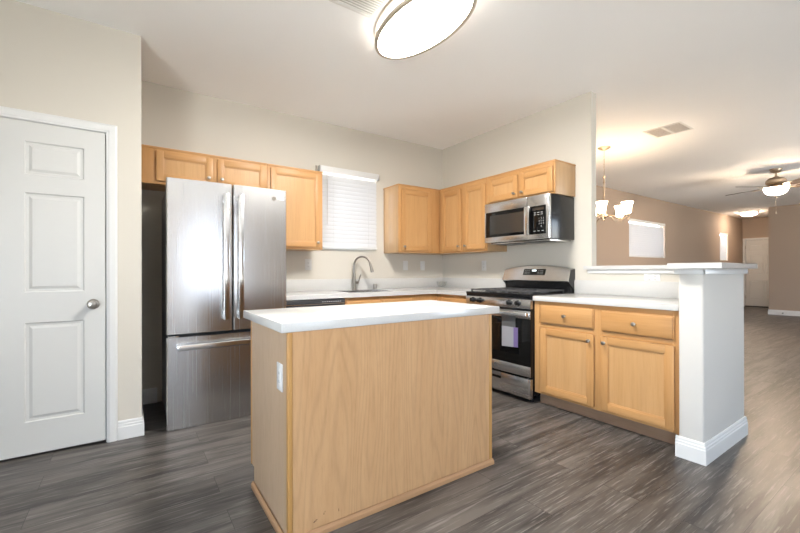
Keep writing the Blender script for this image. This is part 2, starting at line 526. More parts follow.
def wall_y(name, m, y0, y1, x0, x1, holes, z0=0.0, z1=H):
    mb = MB(); cur = y0
    for ya, yb, za, zb in sorted(holes):
        if ya > cur: mb.box(x0, x1, cur, ya, z0, z1)
        if za > z0: mb.box(x0, x1, ya, yb, z0, za)
        if zb < z1: mb.box(x0, x1, ya, yb, zb, z1)
        cur = yb
    if cur < y1: mb.box(x0, x1, cur, y1, z0, z1)
    return struct(mb.build(name, m))

W1 = (-1.735, -1.035, 1.375, 2.20)
W2 = (5.10, 6.82, 1.415, 2.22)
W3 = (10.41, 11.06, 1.415, 2.22)
wall_x('wall_back', 'wall', XW, 0.04, 0.0, 0.15, [W1])
wall_x('wall_back_dining', 'wall_tan', 0.04, XE, 0.0, 0.15, [W2, W3])
wall_y('wall_right', 'wall', -2.048, 0.0, 0.0, 0.080, [])
DX0, DX1 = -4.072, -3.555         # pantry door opening
wall_x('wall_pantry', 'wall', XW, -3.364, -0.742, -0.632, [(DX0, DX1, 0, 2.045)])
wall_y('wall_alcove', 'wall', -0.632, 0.0, -3.474, -3.364, [])
wall_y('wall_west', 'wall', YS, -0.632, XW - 0.15, XW, [(-6.4, -3.9, 0.0, 2.10)])
wall_x('wall_south', 'wall_tan', XW - 0.15, XE, YS - 0.15, YS, [(-2.75, -1.75, 0.30, 2.15), (3.1, 5.5, 0.05, 2.15)])
wall_y('wall_far', 'wall_tan', YS, 0.15, XE, XE + 0.15, [(-0.96, -0.06, 0.0, 2.075)])
mb = MB(); mb.box(10.02, XE, -7.2, -1.11, 0, H, 0, 0)
struct(mb.build('wall_hallway', 'wall_tan'), 'taupe hallway wall at the right edge')

# half wall with the wing end that carries the bar top
HB = 1.135
mb = MB(); mb.box(0.0, 0.056, -2.99, -2.0485, 0, HB)
mb.box(-0.693, 0.043, -3.101, -2.974, 0, HB, 1, 0.012, 3)
struct(mb.build('wall_bar', ['wall', 'pony']), 'low white half wall with a boxed end under the bar top')

# baseboards
def base_prof(h=0.125): return [(0, 0), (0.014, 0), (0.014, h * 0.66), (0.0115, h * 0.70), (0.0115, h * 0.80), (0.0085, h * 0.84), (0.0085, h * 0.93), (0.005, h), (0, h)]
def base_run(mb, pts, h=0.125, close=False):
    """pts: floor polyline; profile offset to the left of the travel direction, mitred"""
    P = [Vector((p[0], p[1])) for p in pts]; n = len(P); prof = base_prof(h)
    rings = []
    for i in range(n):
        d0 = (P[i] - P[i - 1]).normalized() if i > 0 else (P[1] - P[0]).normalized()
        d1 = (P[i + 1] - P[i]).normalized() if i < n - 1 else d0
        n0 = Vector((-d0.y, d0.x)); n1 = Vector((-d1.y, d1.x))
        mt = (n0 + n1); mt = mt / max(mt.dot(n0), 1e-6)
        rings.append([mb.bm.verts.new((P[i].x + mt.x * a, P[i].y + mt.y * a, z)) for a, z in prof])
    fs = []
    for p, q in zip(rings, rings[1:]):
        for k in range(len(prof)):
            l = (k + 1) % len(prof)
            fs.append(mb.bm.faces.new((p[k], p[l], q[l], q[k])))
    fs.append(mb.bm.faces.new(rings[0])); fs.append(mb.bm.faces.new(list(reversed(rings[-1]))))
    bmesh.ops.recalc_face_normals(mb.bm, faces=fs)
for nm, pts in (('baseboard_pantry', [(-3.364, -0.06), (-3.364, -0.742), (-3.497, -0.742)]),
                ('baseboard_left', [(-4.132, -0.742), (XW, -0.742)]),
                ('baseboard_alcove', [(-3.24, 0.0), (-3.364, 0.0)]),
                ('baseboard_bar', [(0.043, -2.975), (0.043, -3.101), (-0.693, -3.101), (-0.693, -2.9605)]),
                ('baseboard_bar_dining', [(0.056, -2.05), (0.056, -2.96)]),
                ('baseboard_dining', [(XE, 0.0), (0.08, 0.0)]),
                ('baseboard_hallway', [(XE, -1.11), (10.02, -1.11), (10.02, YS)])):
    mb = MB(); base_run(mb, list(reversed(pts)) if nm == 'baseboard_hallway' else pts)
    struct(mb.build(nm, 'trim', smooth=20))

# windows: frame, meeting rail, pane
def window(name, x0, x1, z0, z1, y0=0.0, depth=0.15, mull=None, pm='pane'):
    mb = MB(); yf = y0 + depth - 0.055
    w = 0.04
    mb.box(x0, x0 + w, yf, yf + 0.05, z0, z1, 0, 0.003); mb.box(x1 - w, x1, yf, yf + 0.05, z0, z1, 0, 0.003)
    mb.box(x0 + w, x1 - w, yf, yf + 0.05, z0, z0 + w, 0, 0.003); mb.box(x0 + w, x1 - w, yf, yf + 0.05, z1 - w, z1, 0, 0.003)
    zm = (z0 + z1) / 2 - 0.02
    if mull == 'h': mb.box(x0 + w, x1 - w, yf - 0.006, yf + 0.04, zm - 0.022, zm + 0.022, 0, 0.003)
    if mull == 'v': mb.box((x0 + x1) / 2 - 0.02, (x0 + x1) / 2 + 0.02, yf, yf + 0.05, z0 + w, z1 - w, 0, 0.003)
    f = struct(mb.build(name, 'trim'))
    mb = MB(); mb.box(x0 + w * 0.8, x1 - w * 0.8, yf + 0.022, yf + 0.028, z0 + w * 0.8, z1 - w * 0.8)
    mb.build('pane', pm, f)
    return f
window('window_1', *W1, mull='h', pm='pane_toned_down')
window('window_2', *W2, mull='v', pm='pane_toned_down')
window('window_3', *W3, mull='h')
def window_south(name, x0, x1, z0, z1, pm='pane'):
    mb = MB(); w = 0.05; y = YS - 0.12
    for a, b in ((x0, x0 + w), (x1 - w, x1), ((x0 + x1) / 2 - 0.03, (x0 + x1) / 2 + 0.03)): mb.box(a, b, y, y + 0.06, z0, z1)
    for a, b in ((z0, z0 + w), (z1 - w, z1)): mb.box(x0 + w, x1 - w, y, y + 0.06, a, b)
    f = struct(mb.build(name, 'trim'))
    mb = MB(); mb.box(x0 + .03, x1 - .03, y + .027, y + .033, z0 + .03, z1 - .03); mb.build('pane', pm, f)
window_south('window_4', -2.75, -1.75, 0.30, 2.15, 'pane_dimmed')
window_south('added_window_5', 3.1, 5.5, 0.05, 2.15)  # unseen window added and sized to bring more daylight into the living area
mb = MB(); w = 0.06
for a, b in ((-6.4, -6.4 + w), (-3.9 - w, -3.9), (-5.18, -5.12)): mb.box(XW - 0.12, XW - 0.06, a, b, 0, 2.1)
for a, b in ((0, w), (2.1 - w, 2.1)): mb.box(XW - 0.12, XW - 0.06, -6.4 + w, -3.9 - w, a, b)
f = struct(mb.build('window_6', 'trim'))
mb = MB(); mb.box(XW - 0.093, XW - 0.087, -6.37, -3.93, 0.03, 2.07); mb.build('pane', 'pane', f)

# pantry door (six panel, flush into the wall)
def panel_door(name, F, u0, u1, z0, z1, panels, th=0.035, label=None, m='door'):
    """slab with raised panels: panels = (ua, ub, za, zb)"""
    mb = MB()
    us = sorted({u0, u1, *[p[0] for p in panels], *[p[1] for p in panels]})
    zs = sorted({z0, z1, *[p[2] for p in panels], *[p[3] for p in panels]})
    inp = lambda u, z: any(p[0] < u < p[1] and p[2] < z < p[3] for p in panels)
    for a, b in zip(us, us[1:]):
        for c, d in zip(zs, zs[1:]):
            if not inp((a + b) / 2, (c + d) / 2):
                mb.quad([F.pt(a, 0, c), F.pt(b, 0, c), F.pt(b, 0, d), F.pt(a, 0, d)])
    for a, b, c, d in panels:
        # moulded edge: down into a groove, then up a bevel to the raised field
        steps = [(0.0, 0.0), (0.006, -0.007), (0.020, -0.008), (0.036, -0.0015)]
        for (i0, h0), (i1, h1) in zip(steps, steps[1:]):
            o = [(a + i0, c + i0), (b - i0, c + i0), (b - i0, d - i0), (a + i0, d - i0)]
            q = [(a + i1, c + i1), (b - i1, c + i1), (b - i1, d - i1), (a + i1, d - i1)]
            for k in range(4):
                l = (k + 1) % 4
                mb.quad([F.pt(o[k][0], h0, o[k][1]), F.pt(o[l][0], h0, o[l][1]), F.pt(q[l][0], h1, q[l][1]), F.pt(q[k][0], h1, q[k][1])])
        i, h = steps[-1]
        mb.quad([F.pt(a + i, h, c + i), F.pt(b - i, h, c + i), F.pt(b - i, h, d - i), F.pt(a + i, h, d - i)])
    for q in ([(u0, z0), (u1, z0)], [(u1, z0), (u1, z1)], [(u1, z1), (u0, z1)], [(u0, z1), (u0, z0)]):
        (a, c), (b, d) = q
        mb.quad([F.pt(a, 0, c), F.pt(a, -th, c), F.pt(b, -th, d), F.pt(b, 0, d)])
    mb.quad([F.pt(u0, -th, z0), F.pt(u0, -th, z1), F.pt(u1, -th, z1), F.pt(u1, -th, z0)])
    bmesh.ops.remove_doubles(mb.bm, verts=mb.bm.verts, dist=1e-5)
    bmesh.ops.recalc_face_normals(mb.bm, faces=mb.bm.faces)
    return struct(mb.build(name, m, smooth=12), label)

FP = Face('N', -0.744)
xl, xr = DX0 + 0.006, DX1 - 0.008
cm = (xl + xr) / 2
colR = (cm + 0.052 + 0.045, xr - 0.105); colL = (xl + 0.105, cm - 0.052 - 0.045)
# right column measured: -3.952 .. -3.670 ; the left column mirrors it
colR = (-3.953, -3.671); colL = (2 * cm + 3.671, 2 * cm + 3.953)
rows = [(0.213, 0.815), (1.0, 1.606), (1.716, 1.917)]
d1 = panel_door('door_1', FP, xl, xr, 0.018, 2.036, [(c[0], c[1], r[0], r[1]) for r in rows for c in (colR,)], label='white narrow three panel pantry door with round nickel knob')
mb = MB(); kx, kz = -3.626, 0.915
mb.lathe([(0.033, 0), (0.033, 0.004), (0.028, 0.009), (0.013, 0.011), (0.012, 0.030), (0.020, 0.036), (0.0275, 0.046), (0.0285, 0.055), (0.024, 0.064), (0.012, 0.068), (0, 0.0685)], FP.pt(kx, 0, kz), FP.out(), 28)
mb.build('door_knob', 'nickel', d1)
for hz_ in (0.25, 1.14, 1.85):
    mb = MB(); mb.cyl((xl - 0.002, -0.752, hz_ - 0.045), (xl - 0.002, -0.752, hz_ + 0.045), 0.007, seg=12); mb.build('hinge', 'nickel', d1)
mb = MB(); FP.box(mb, xr - 0.0005, xr + 0.002, -0.024, -0.002, kz - 0.028, kz + 0.028); mb.build('latch_plate', 'nickel', d1)
# casing
def casing(name, F, u0, u1, z1, w=0.06):
    mb = MB(); t = 0.016
    prof = [(0, 0), (0, 0.010), (0.010, 0.013), (0.014, t), (w - 0.012, t), (w, 0.008), (w, 0)]
    def run(a, b, inward):
        pass
    # left, top, right as mitred prisms built from a profile ring
    path = [(u0, 0.0), (u0, z1), (u1, z1), (u1, 0.0)]
    offs = [(-1, 0), (-1, 1), (1, 1), (1, 0)]
    rings = []
    for (u, z), (ou, oz) in zip(path, offs):
        rings.append([mb.bm.verts.new(F.pt(u + ou * a, d, z + oz * a)) for a, d in prof])
    n = len(prof); fs = []
    for p, q in zip(rings, rings[1:]):
        for k in range(n):
            l = (k + 1) % n
            fs.append(mb.bm.faces.new((p[k], p[l], q[l], q[k])))
    fs.append(mb.bm.faces.new(rings[0])); fs.append(mb.bm.faces.new(rings[-1]))
    bmesh.ops.recalc_face_normals(mb.bm, faces=fs)
    # jamb lining behind
    for a, b in ((u0 - 0.001, u0 + 0.004), (u1 - 0.004, u1 + 0.001)): F.box(mb, a, b, -0.10, 0.0, 0, z1)
    F.box(mb, u0, u1, -0.10, 0.0, z1 - 0.003, z1 + 0.001)
    return struct(mb.build(name, 'trim', smooth=25))
casing('trim_1', Face('N', -0.742), DX0, DX1, 2.042, 0.057)
mb = MB(); mb.box(DX0, DX1, -0.70, -0.69, 0, 2.04); struct(mb.build('shade_sheet', 'plastic_dk'), 'dark sheet standing in for the shade behind the pantry door')  # dark sheet put in as painted shade for the gap behind the door

# entry door far away
FD = Face('E', XE + 0.01)
w = 0.33
d2 = panel_door('door_2', FD, -0.945, -0.075, 0.03, 2.06, [(a, a + w, r0, r1) for a in (-0.945 + 0.085, -0.075 - 0.085 - w) for r0, r1 in ((0.22, 0.82), (1.0, 1.62), (1.72, 1.93))], label='white six panel entry door at the end of the hall')
mb = MB(); mb.lathe([(0.033, 0), (0.028, 0.009), (0.012, 0.011), (0.012, 0.03), (0.028, 0.05), (0.02, 0.066), (0, 0.068)], FD.pt(-0.87, 0, 0.93), FD.out(), 20); mb.build('door_knob', 'nickel', d2)
for k, z in enumerate((0.3, 1.05, 1.85)):
    mb = MB(); FD.box(mb, -0.078, -0.066, -0.002, 0.006, z - 0.05, z + 0.05); mb.build('hinge', 'nickel', d2)
casing('trim_3', Face('E', XE), -0.96, -0.06, 2.07, 0.055)
mb = MB(); mb.box(XE + 0.06, XE + 0.10, -0.96, -0.06, 0, 2.07); mb.box(XE - 0.02, XE + 0.06, -0.96, -0.06, 0, 0.028); struct(mb.build('trim_4', 'plastic_dk'))

# ================================================================ KITCHEN: FRIDGE
fx0, fx1, fy = -3.220, -2.369, -0.788
fr = thing('refrigerator', 'tall stainless steel french door refrigerator with bottom freezer beside the pantry wall', 'refrigerator', ((fx0 + fx1) / 2, -0.4, 0))
mb = MB(); mb.box(fx0 + 0.012, fx1 - 0.006, -0.705, -0.045, 0.03, 1.735, 0, 0.006); mb.build('case', 'gray', fr)
mb = MB(); mb.box(fx0 + 0.02, fx1 - 0.02, -0.742, -0.66, 0.004, 0.05, 0, 0.004)
for k in range(16):
    x = fx0 + 0.06 + k * 0.048; mb.box(x, x + 0.03, -0.745, -0.74, 0.015, 0.02)
mb.build('toe_grille', 'plastic_dk', fr)
mb = MB(); mb.box(fx0 + 0.015, fx1 - 0.015, -0.715, -0.70, 0.06, 1.775); mb.build('door_gasket', 'plastic_dk', fr)
def fridge_front(name, x0, x1, z0, z1):
    # slightly bowed steel front
    mb = MB(); n = 10; bow = 0.010
    pts = []
    for i in range(n + 1):
        t = i / n; x = x0 + (x1 - x0) * t
        X = (x - (fx0 + fx1) / 2) / ((fx1 - fx0) / 2)
        pts.append((x, fy - bow * (1 - X * X)))
    r = 0.006
    pts[0] = (x0 + 0.0, pts[0][1] + r); pts.insert(1, (x0 + r, pts[1][1] + 0.0018))
    pts[-1] = (x1, pts[-1][1] + r); pts.insert(-1, (x1 - r, pts[-2][1] + 0.0018))
    pts += [(x1, -0.716), (x0, -0.716)]
    mb.prism(pts, lambda u, v, w: (u, v, w), z0, z1)
    return mb.build(name, 'steel_v', fr, smooth=20)
ZS = 0.668
xm = -2.785
dl = fridge_front('door', fx0, xm - 0.005, ZS + 0.012, 1.787)
dr = fridge_front('door', xm + 0.005, fx1, ZS + 0.012, 1.787)
fz = fridge_front('freezer_drawer', fx0, fx1, 0.004, ZS - 0.012)
def vhandle(parent, x, z0, z1):
    mb = MB()
    mb.box(x - 0.019, x + 0.019, fy - 0.066, fy - 0.048, z0, z1, 0, 0.004)
    for z in (z0 + 0.035, z1 - 0.035): mb.box(x - 0.013, x + 0.013, fy - 0.05, fy - 0.006, z - 0.03, z + 0.03, 0, 0.003)
    return mb.build('handle', 'bright', parent)
vhandle(dl, -2.838, 0.765, 1.708); vhandle(dr, -2.735, 0.765, 1.708)
mb = MB(); mb.box(-3.155, -2.435, fy - 0.064, fy - 0.048, 0.567, 0.607, 0, 0.004)
for x in (-3.13, -2.46): mb.box(x - 0.03, x + 0.03, fy - 0.05, fy - 0.003, 0.572, 0.602, 0, 0.003)
mb.build('handle', 'bright', fz)
mb = MB(); mb.lathe([(0.0165, 0), (0.0165, 0.0035), (0.0135, 0.0035), (0.0135, 0.002), (0, 0.002)], (-2.472, fy - 0.0045, 1.712), (0, -1, 0), 28)
mb.build('emblem', 'nickel', dr)
mb = MB(); mb.box(-2.447, -2.392, fy - 0.0052, fy - 0.0008, 1.706, 1.772, 0, 0.0006); o = mb.build('sticker', 'paper', dr); o['label'] = 'white paper sticker'
for x in (fx0 + 0.06, fx1 - 0.06):
    mb = MB(); mb.box(x - 0.04, x + 0.04, -0.76, -0.64, 1.735, 1.772, 0, 0.006); mb.build('hinge_cover', 'plastic_dk', fr)
for x in (fx0 + 0.07, fx0 + 0.10, ): pass
mb = MB(); mb.box(fx0 + 0.01, fx0 + 0.075, fy - 0.003, -0.72, ZS - 0.010, ZS - 0.001, 0, 0.001); mb.build('hinge', 'chrome', fr)

# ================================================================ UPPER CABINETS
ZT = 2.118; ZB = 1.338; UDP = 0.32
def crown(mb, F, u0, u1, ends=()):
    F.box(mb, u0 - (0.004 if 0 in ends else 0), u1 + (0.004 if 1 in ends else 0), -UDP + 0.002, 0.006, ZT - 0.016, ZT, 1, 0.003)

def upper(name, label, F, u0, u1, z0, doors, stiles, group='wall mounted maple cabinets', ends=(), side=None, z1=ZT, gap=0.0):
    u0, u1 = min(u0, u1), max(u0, u1)
    b = F.pt((u0 + u1) / 2, -UDP / 2, z0)
    t = thing(name, label, 'cabinet', b, group)
    mb = MB(); F.box(mb, u0, u1, -UDP + 0.002 + gap, -0.0185, z0, z1 - 0.014, 0, 0.0015)
    crown(mb, F, u0, u1, ends)
    mb.build('body', ['side', F.hor()], t)
    R = [(u0 + 0.02, u1 - 0.02, z0, z0 + 0.036), (u0 + 0.02, u1 - 0.02, z1 - 0.05, z1 - 0.015)]
    face_frame(t, F, u0, u1, z0, z1 - 0.016, stiles, R)
    for (a, b_, c, d, kn) in doors: cab_door(t, F, a, b_, c, d, kn)
    return t
FN = Face('N', -UDP)
FE = Face('E', -UDP)
upper('wall_cabinet', 'low two door maple cabinet above the refrigerator', FN, -3.358, -2.392, 1.822,
      [(-3.260, -2.850, 1.846, 2.085, (-2.884, 1.912)), (-2.815, -2.408, 1.846, 2.085, (-2.781, 1.912))],
      [(-3.358, -3.245), (-2.87, -2.80), (-2.42, -2.392)], ends=())
upper('wall_cabinet', 'single door maple cabinet to the left of the sink window', FN, -2.391, -1.851, ZB,
      [(-2.366, -1.874, 1.360, 2.085, (-1.909, 1.408))], [(-2.391, -2.355), (-1.888, -1.851)], ends=(1,))
upper('wall_cabinet', 'corner maple cabinet to the right of the sink window', FN, -0.930, -0.323, ZB,
      [(-0.893, -0.462, 1.360, 2.062, (-0.866, 1.405))], [(-0.930, -0.88), (-0.475, -0.323)], ends=(0,), gap=0.0)
upper('wall_cabinet', 'two door maple cabinet between the corner and the microwave', FE, -1.088, -0.002, ZB,
      [(-0.703, -0.375, 1.360, 2.062, (-0.676, 1.408)), (-1.075, -0.757, 1.360, 2.062, (-0.784, 1.408))],
      [(-0.385, -0.3205), (-0.768, -0.692), (-1.088, -1.065)])
upper('wall_cabinet', 'short two door maple cabinet directly above the microwave', FE, -1.896, -1.0885, 1.816,
      [(-1.497, -1.125, 1.840, 2.062, (-1.462, 1.880)), (-1.880, -1.520, 1.840, 2.062, (-1.556, 1.880))],
      [(-1.14, -1.0885), (-1.535, -1.482), (-1.896, -1.865)], ends=(0,))

# ================================================================ MICROWAVE
mx = thing('microwave', 'stainless and black microwave mounted over the range', 'microwave', (-0.2, -1.513, 1.405))
FM = Face('E', -0.385)
y0, y1 = -1.890, -1.136
mb = MB(); mb.box(-0.37, -0.004, y0 + 0.004, y1 - 0.004, 1.412, 1.812, 0, 0.004); mb.build('case', 'black', mx)
mb = MB(); mb.box(-0.345, -0.02, y0 + 0.03, y1 - 0.03, 1.398, 1.4115, 0, 0.002)
mb.build('underside_panel', 'steel_y', mx)
mb = MB()
for a, b in ((-1.46, -1.20), (-1.80, -1.54)): mb.box(-0.30, -0.16, a, b, 1.394, 1.3975, 0, 0.001)
mb.build('grease_filter', 'plastic_dk', mx)
ys = -1.660    # split of door and control side
dm = None
mb = MB()
FM.box(mb, y1, ys, -0.014, 0.022, 1.413, 1.466, 0, 0.003)
FM.box(mb, y1, ys, -0.014, 0.022, 1.718, 1.810, 0, 0.003)
FM.box(mb, y1, y1 - 0.018, -0.014, 0.022, 1.464, 1.720, 0, 0.003)
FM.box(mb, y1 - 0.002, ys, -0.014, 0.012, 1.42, 1.80, 0, 0)
dm = mb.build('door', 'steel_y', mx)
mb = MB(); FM.box(mb, y1 - 0.0175, ys + 0.0005, 0.012, 0.0225, 1.465, 1.719, 0, 0.002); mb.build('door_glass', 'blackglass', dm)
mb = MB(); FM.box(mb, y1 - 0.075, ys + 0.02, 0.0222, 0.0232, 1.492, 1.682, 0, 0.0); mb.build('window_screen', 'darkglass', dm)
mb = MB(); FM.box(mb, ys + 0.003, ys - 0.048, 0.045, 0.062, 1.452, 1.712, 0, 0.004)
for z in (1.475, 1.69): FM.box(mb, ys - 0.003, ys - 0.034, 0.015, 0.05, z - 0.018, z + 0.018, 0, 0.003)
mb.build('handle', 'bright', dm)
mb = MB(); mb.lathe([(0.013, 0), (0.013, 0.002), (0.010, 0.002), (0.010, 0.0012), (0, 0.0012)], FM.pt(-1.49, 0.0218, 1.764), FM.out(), 24); mb.build('emblem', 'chrome', dm)
mb = MB(); FM.box(mb, ys - 0.002, y0, -0.014, 0.0215, 1.413, 1.810, 0, 0.003); cp = mb.build('control_side', 'steel_y', mx)
mb = MB(); FM.box(mb, ys - 0.005, -1.862, 0.020, 0.0232, 1.456, 1.712, 0, 0.001); pl = mb.build('control_panel', 'blackglass', cp)
mb = MB(); FM.box(mb, -1.72, -1.845, 0.0230, 0.0236, 1.672, 1.694); mb.build('display', 'darkglass', cp)
R_ = FM.right()
text('keypad_text', '1  2  3\n4  5  6\n7  8  9\n0', 0.021, FM.pt(-1.815, 0.0236, 1.560), R_, (0, 0, 1), 'print', cp, spacing=1.15)
for yy, zz in [(y, z) for z in (1.650, 1.632) for y in (-1.750, -1.785, -1.820)] + [(y, 1.4845) for y in (-1.745, -1.787, -1.829)]:
    mb = MB(); FM.box(mb, yy - 0.011, yy + 0.011, 0.0230, 0.0236, zz - 0.0022, zz + 0.0022); mb.build('button', 'print', cp)

# ================================================================ BASE CABINETS
CZ0, CZ1 = 0.874, 0.914
BF = -0.612                     # face frame plane
FBN = Face('N', BF); FBE = Face('E', BF)
def base(name, label, F, u0, u1, dr, dd, stiles, rails=True, depth=0.61, hollow=False, group='maple base cabinets'):
    u0, u1 = min(u0, u1), max(u0, u1)
    t = thing(name, label, 'cabinet', F.pt((u0 + u1) / 2, -0.3, 0), group)
    mb = MB(); F.box(mb, u0, u1, -depth + 0.004, -0.0185, 0.102, 0.66 if hollow else CZ0 - 0.001, 0, 0.0015)
    if hollow:
        for a, b in ((u0, u0 + 0.018), (u1 - 0.018, u1)): F.box(mb, a, b, -depth + 0.004, -0.0185, 0.655, CZ0 - 0.001)
    mb.build('body', 'side', t)
    mb = MB(); F.box(mb, u0 + 0.001, u1 - 0.001, -depth + 0.02, -0.075, 0.0, 0.101); mb.build('toe_kick', 'toe', t)
    R = [(u0 + 0.02, u1 - 0.02, 0.102, 0.135), (u0 + 0.02, u1 - 0.02, 0.650, 0.685), (u0 + 0.02, u1 - 0.02, 0.835, CZ0 - 0.0015)] if rails else []
    face_frame(t, F, u0, u1, 0.102, CZ0 - 0.0015, stiles, R)
    for a in dr: cab_drawer(t, F, *a)
    for a, b, c, d, kn in dd: cab_door(t, F, a, b, c, d, kn)
    return t
base('base_cabinet', 'maple base cabinet with two drawers and two doors right of the range', FBE, -2.972, -1.893,
     [(-2.410, -1.957, 0.695, 0.843), (-2.926, -2.466, 0.690, 0.838)],
     [(-2.412, -1.957, 0.124, 0.652, (-2.380, 0.606)), (-2.927, -2.460, 0.124, 0.650, (-2.492, 0.606))],
     [(-1.96 + 0.02, -1.893), (-2.475, -2.40), (-2.972, -2.915)])
base('base_cabinet', 'maple base cabinet between the corner and the left side of the range', FBE, -1.117, -0.592,
     [(-1.095, -0.70, 0.695, 0.838)], [(-1.095, -0.70, 0.124, 0.652, (-0.735, 0.606))], [(-1.117, -1.075), (-0.715, -0.613)])
base('sink_cabinet', 'maple sink cabinet under the window beside the dishwasher', FBN, -1.752, -0.612,
     [(-1.735, -1.36, 0.695, 0.838, False), (-1.34, -0.965, 0.695, 0.838, False)],
     [(-1.735, -1.36, 0.124, 0.652, (-1.39, 0.606)), (-1.34, -0.965, 0.124, 0.652, (-1.31, 0.606))], [(-1.752, -1.71), (-1.375, -1.325), (-0.98, -0.6125)], hollow=True)

# dishwasher
dw = thing('dishwasher', 'stainless dishwasher with black control edge between the refrigerator and the sink cabinet', 'dishwasher', (-2.057, -0.32, 0))
mb = MB(); mb.box(-2.352, -1.758, -0.585, -0.03, 0.10, 0.868); mb.build('tub', 'gray', dw)
mb = MB(); mb.box(-2.352, -1.758, -0.55, -0.10, 0.0, 0.099); mb.build('toe_kick', 'plastic_dk', dw)
mb = MB(); mb.box(-2.352, -1.758, -0.622, -0.586, 0.11, 0.800, 0, 0.004); dd_ = mb.build('door', 'steel_x', dw)
mb = MB(); mb.box(-2.30, -1.81, -0.672, -0.655, 0.752, 0.778, 0, 0.004)
for x in (-2.28, -1.83): mb.box(x - 0.015, x + 0.015, -0.66, -0.62, 0.755, 0.775, 0, 0.002)
mb.build('handle', 'bright', dd_)
mb = MB(); mb.box(-2.352, -1.758, -0.634, -0.586, 0.803, 0.866, 0, 0.005); cpd = mb.build('control_panel', 'plastic_dk', dw)
mb = MB(); mb.box(-2.345, -1.765, -0.636, -0.633, 0.824, 0.829); mb.build('trim_strip', 'bright', cpd)
mb = MB()
for k in range(9): mb.box(-1.99 + k * 0.022, -1.978 + k * 0.022, -0.6355, -0.634, 0.842, 0.850)
mb.build('control_icons', 'print', cpd)
# ================================================================ COUNTERTOPS
def slab_with_hole(mb, x0, x1, y0, y1, z0, z1, hole):
    a, b, c, d = hole
    for q in ((x0, a, y0, y1), (b, x1, y0, y1), (a, b, y0, c), (a, b, d, y1)): mb.box(q[0], q[1], q[2], q[3], z0, z1)
CF = -0.640
SK = (-1.64, -1.10, -0.525, -0.125)
def splash(mb, *a): mb.box(*a, 0, 0.003)
mb = MB()
slab_with_hole(mb, -2.358, 0 - 0.002, CF, -0.002, CZ0, CZ1, SK)
mb.box(CF, -0.002, -1.119, CF, CZ0, CZ1)
bmesh.ops.remove_doubles(mb.bm, verts=mb.bm.verts, dist=1e-5)
ct = tag(mb.build('countertop', 'quartz'), 'white L shaped countertop under the sink window running to the range', 'countertop')
mb = MB(); splash(mb, -2.358, -0.002, -0.022, -0.002, CZ1, 1.038); splash(mb, -0.022, -0.002, -1.119, -0.022, CZ1, 1.038)
mb.build('backsplash', 'quartz', ct)
mb = MB(); mb.box(CF, -0.002, -2.973, -1.893, CZ0, CZ1, 0, 0.003)
ct = tag(mb.build('countertop', 'quartz'), 'short white countertop on the two drawer cabinet right of the range', 'countertop')
mb = MB(); splash(mb, -0.022, -0.002, -2.973, -1.893, CZ1, 1.038); splash(mb, -0.632, -0.022, -2.973, -2.953, CZ1, 1.038)
mb.build('backsplash', 'quartz', ct)

# bar top along the half wall and across its end
bar = [(-0.075, -1.990), (0.20, -1.990 - 0.06), (0.20, -3.135), (0.05, -3.168), (-0.770, -3.208), (-0.770, -2.945), (-0.075, -2.945)]
bar = [(-0.035, -1.990), (-0.002, -1.990), (-0.002, -2.0495), (0.20, -2.0495), (0.20, -3.135), (0.05, -3.168), (-0.770, -3.208), (-0.770, -2.945), (-0.035, -2.945)]
mb = MB(); mb.prism(bar, lambda u, v, w: (u, v, w), HB + 0.001, HB + 0.033)
tag(mb.build('bar_top', 'quartz'), 'raised white bar top capping the half wall', 'countertop')
mb = MB()
mb.box(-0.016, -0.0005, -2.944, -2.015, HB - 0.034, HB, 0, 0.004)
mb.box(-0.708, -0.6935, -3.115, -2.955, HB - 0.034, HB, 0, 0.004)
mb.box(-0.708, 0.057, -3.116, -3.1015, HB - 0.034, HB, 0, 0.004)
mb.box(0.0565, 0.070, -3.115, -2.99, HB - 0.034, HB, 0, 0.004)
struct(mb.build('trim_5', 'trim'), 'white moulding under the bar top')

# ================================================================ SINK, FAUCET
sk = thing('kitchen_sink', 'stainless steel sink set in the counter below the window', 'sink', (-1.325, -0.325, 0.70))
mb = MB(); a, b, c, d = SK; t = 0.004
e_ = 0.0005; zt = CZ1 - 0.002
mb.box(a + e_, b - e_, c + e_, d - e_, 0.70, 0.704)
mb.box(a + e_, a + t, c + e_, d - e_, 0.704, zt); mb.box(b - t, b - e_, c + e_, d - e_, 0.704, zt)
mb.box(a + t, b - t, c + e_, c + t, 0.704, zt); mb.box(a + t, b - t, d - t, d - e_, 0.704, zt)
mb.build('basin', 'steel_x', sk)
mb = MB(); mb.lathe([(0.045, 0), (0.045, 0.003), (0.030, 0.003), (0.028, 0.001), (0, 0.001)], (-1.325, -0.3, 0.704), (0, 0, 1), 28); mb.build('drain', 'chrome', sk)
fxp, fyp = -1.372, -0.085
fc = thing('kitchen_faucet', 'brushed nickel gooseneck faucet with side lever behind the sink', 'faucet', (fxp, fyp, CZ1))
mb = MB(); mb.lathe([(0.028, 0), (0.028, 0.006), (0.022, 0.012), (0.019, 0.02), (0.019, 0.155), (0.0165, 0.165), (0.0145, 0.19)], (fxp, fyp, CZ1 + 0.0005), (0, 0, 1), 28); mb.build('body', 'nickel', fc)
dx, dy = 0.62, -0.78    # spout heading
pts = [(fxp, fyp, CZ1 + 0.185)]
zc, R = CZ1 + 0.275, 0.098
pts.append((fxp, fyp, zc))
for k in range(1, 15):
    a = math.pi * k / 14 * 0.95
    s = R * (1 - math.cos(a)); pts.append((fxp + dx * s, fyp + dy * s, zc + R * math.sin(a)))
mb = MB(); mb.tube(pts, 0.0115, 16); mb.build('spout', 'nickel', fc)
e = Vector(pts[-1]); dirn = (e - Vector(pts[-2])).normalized()
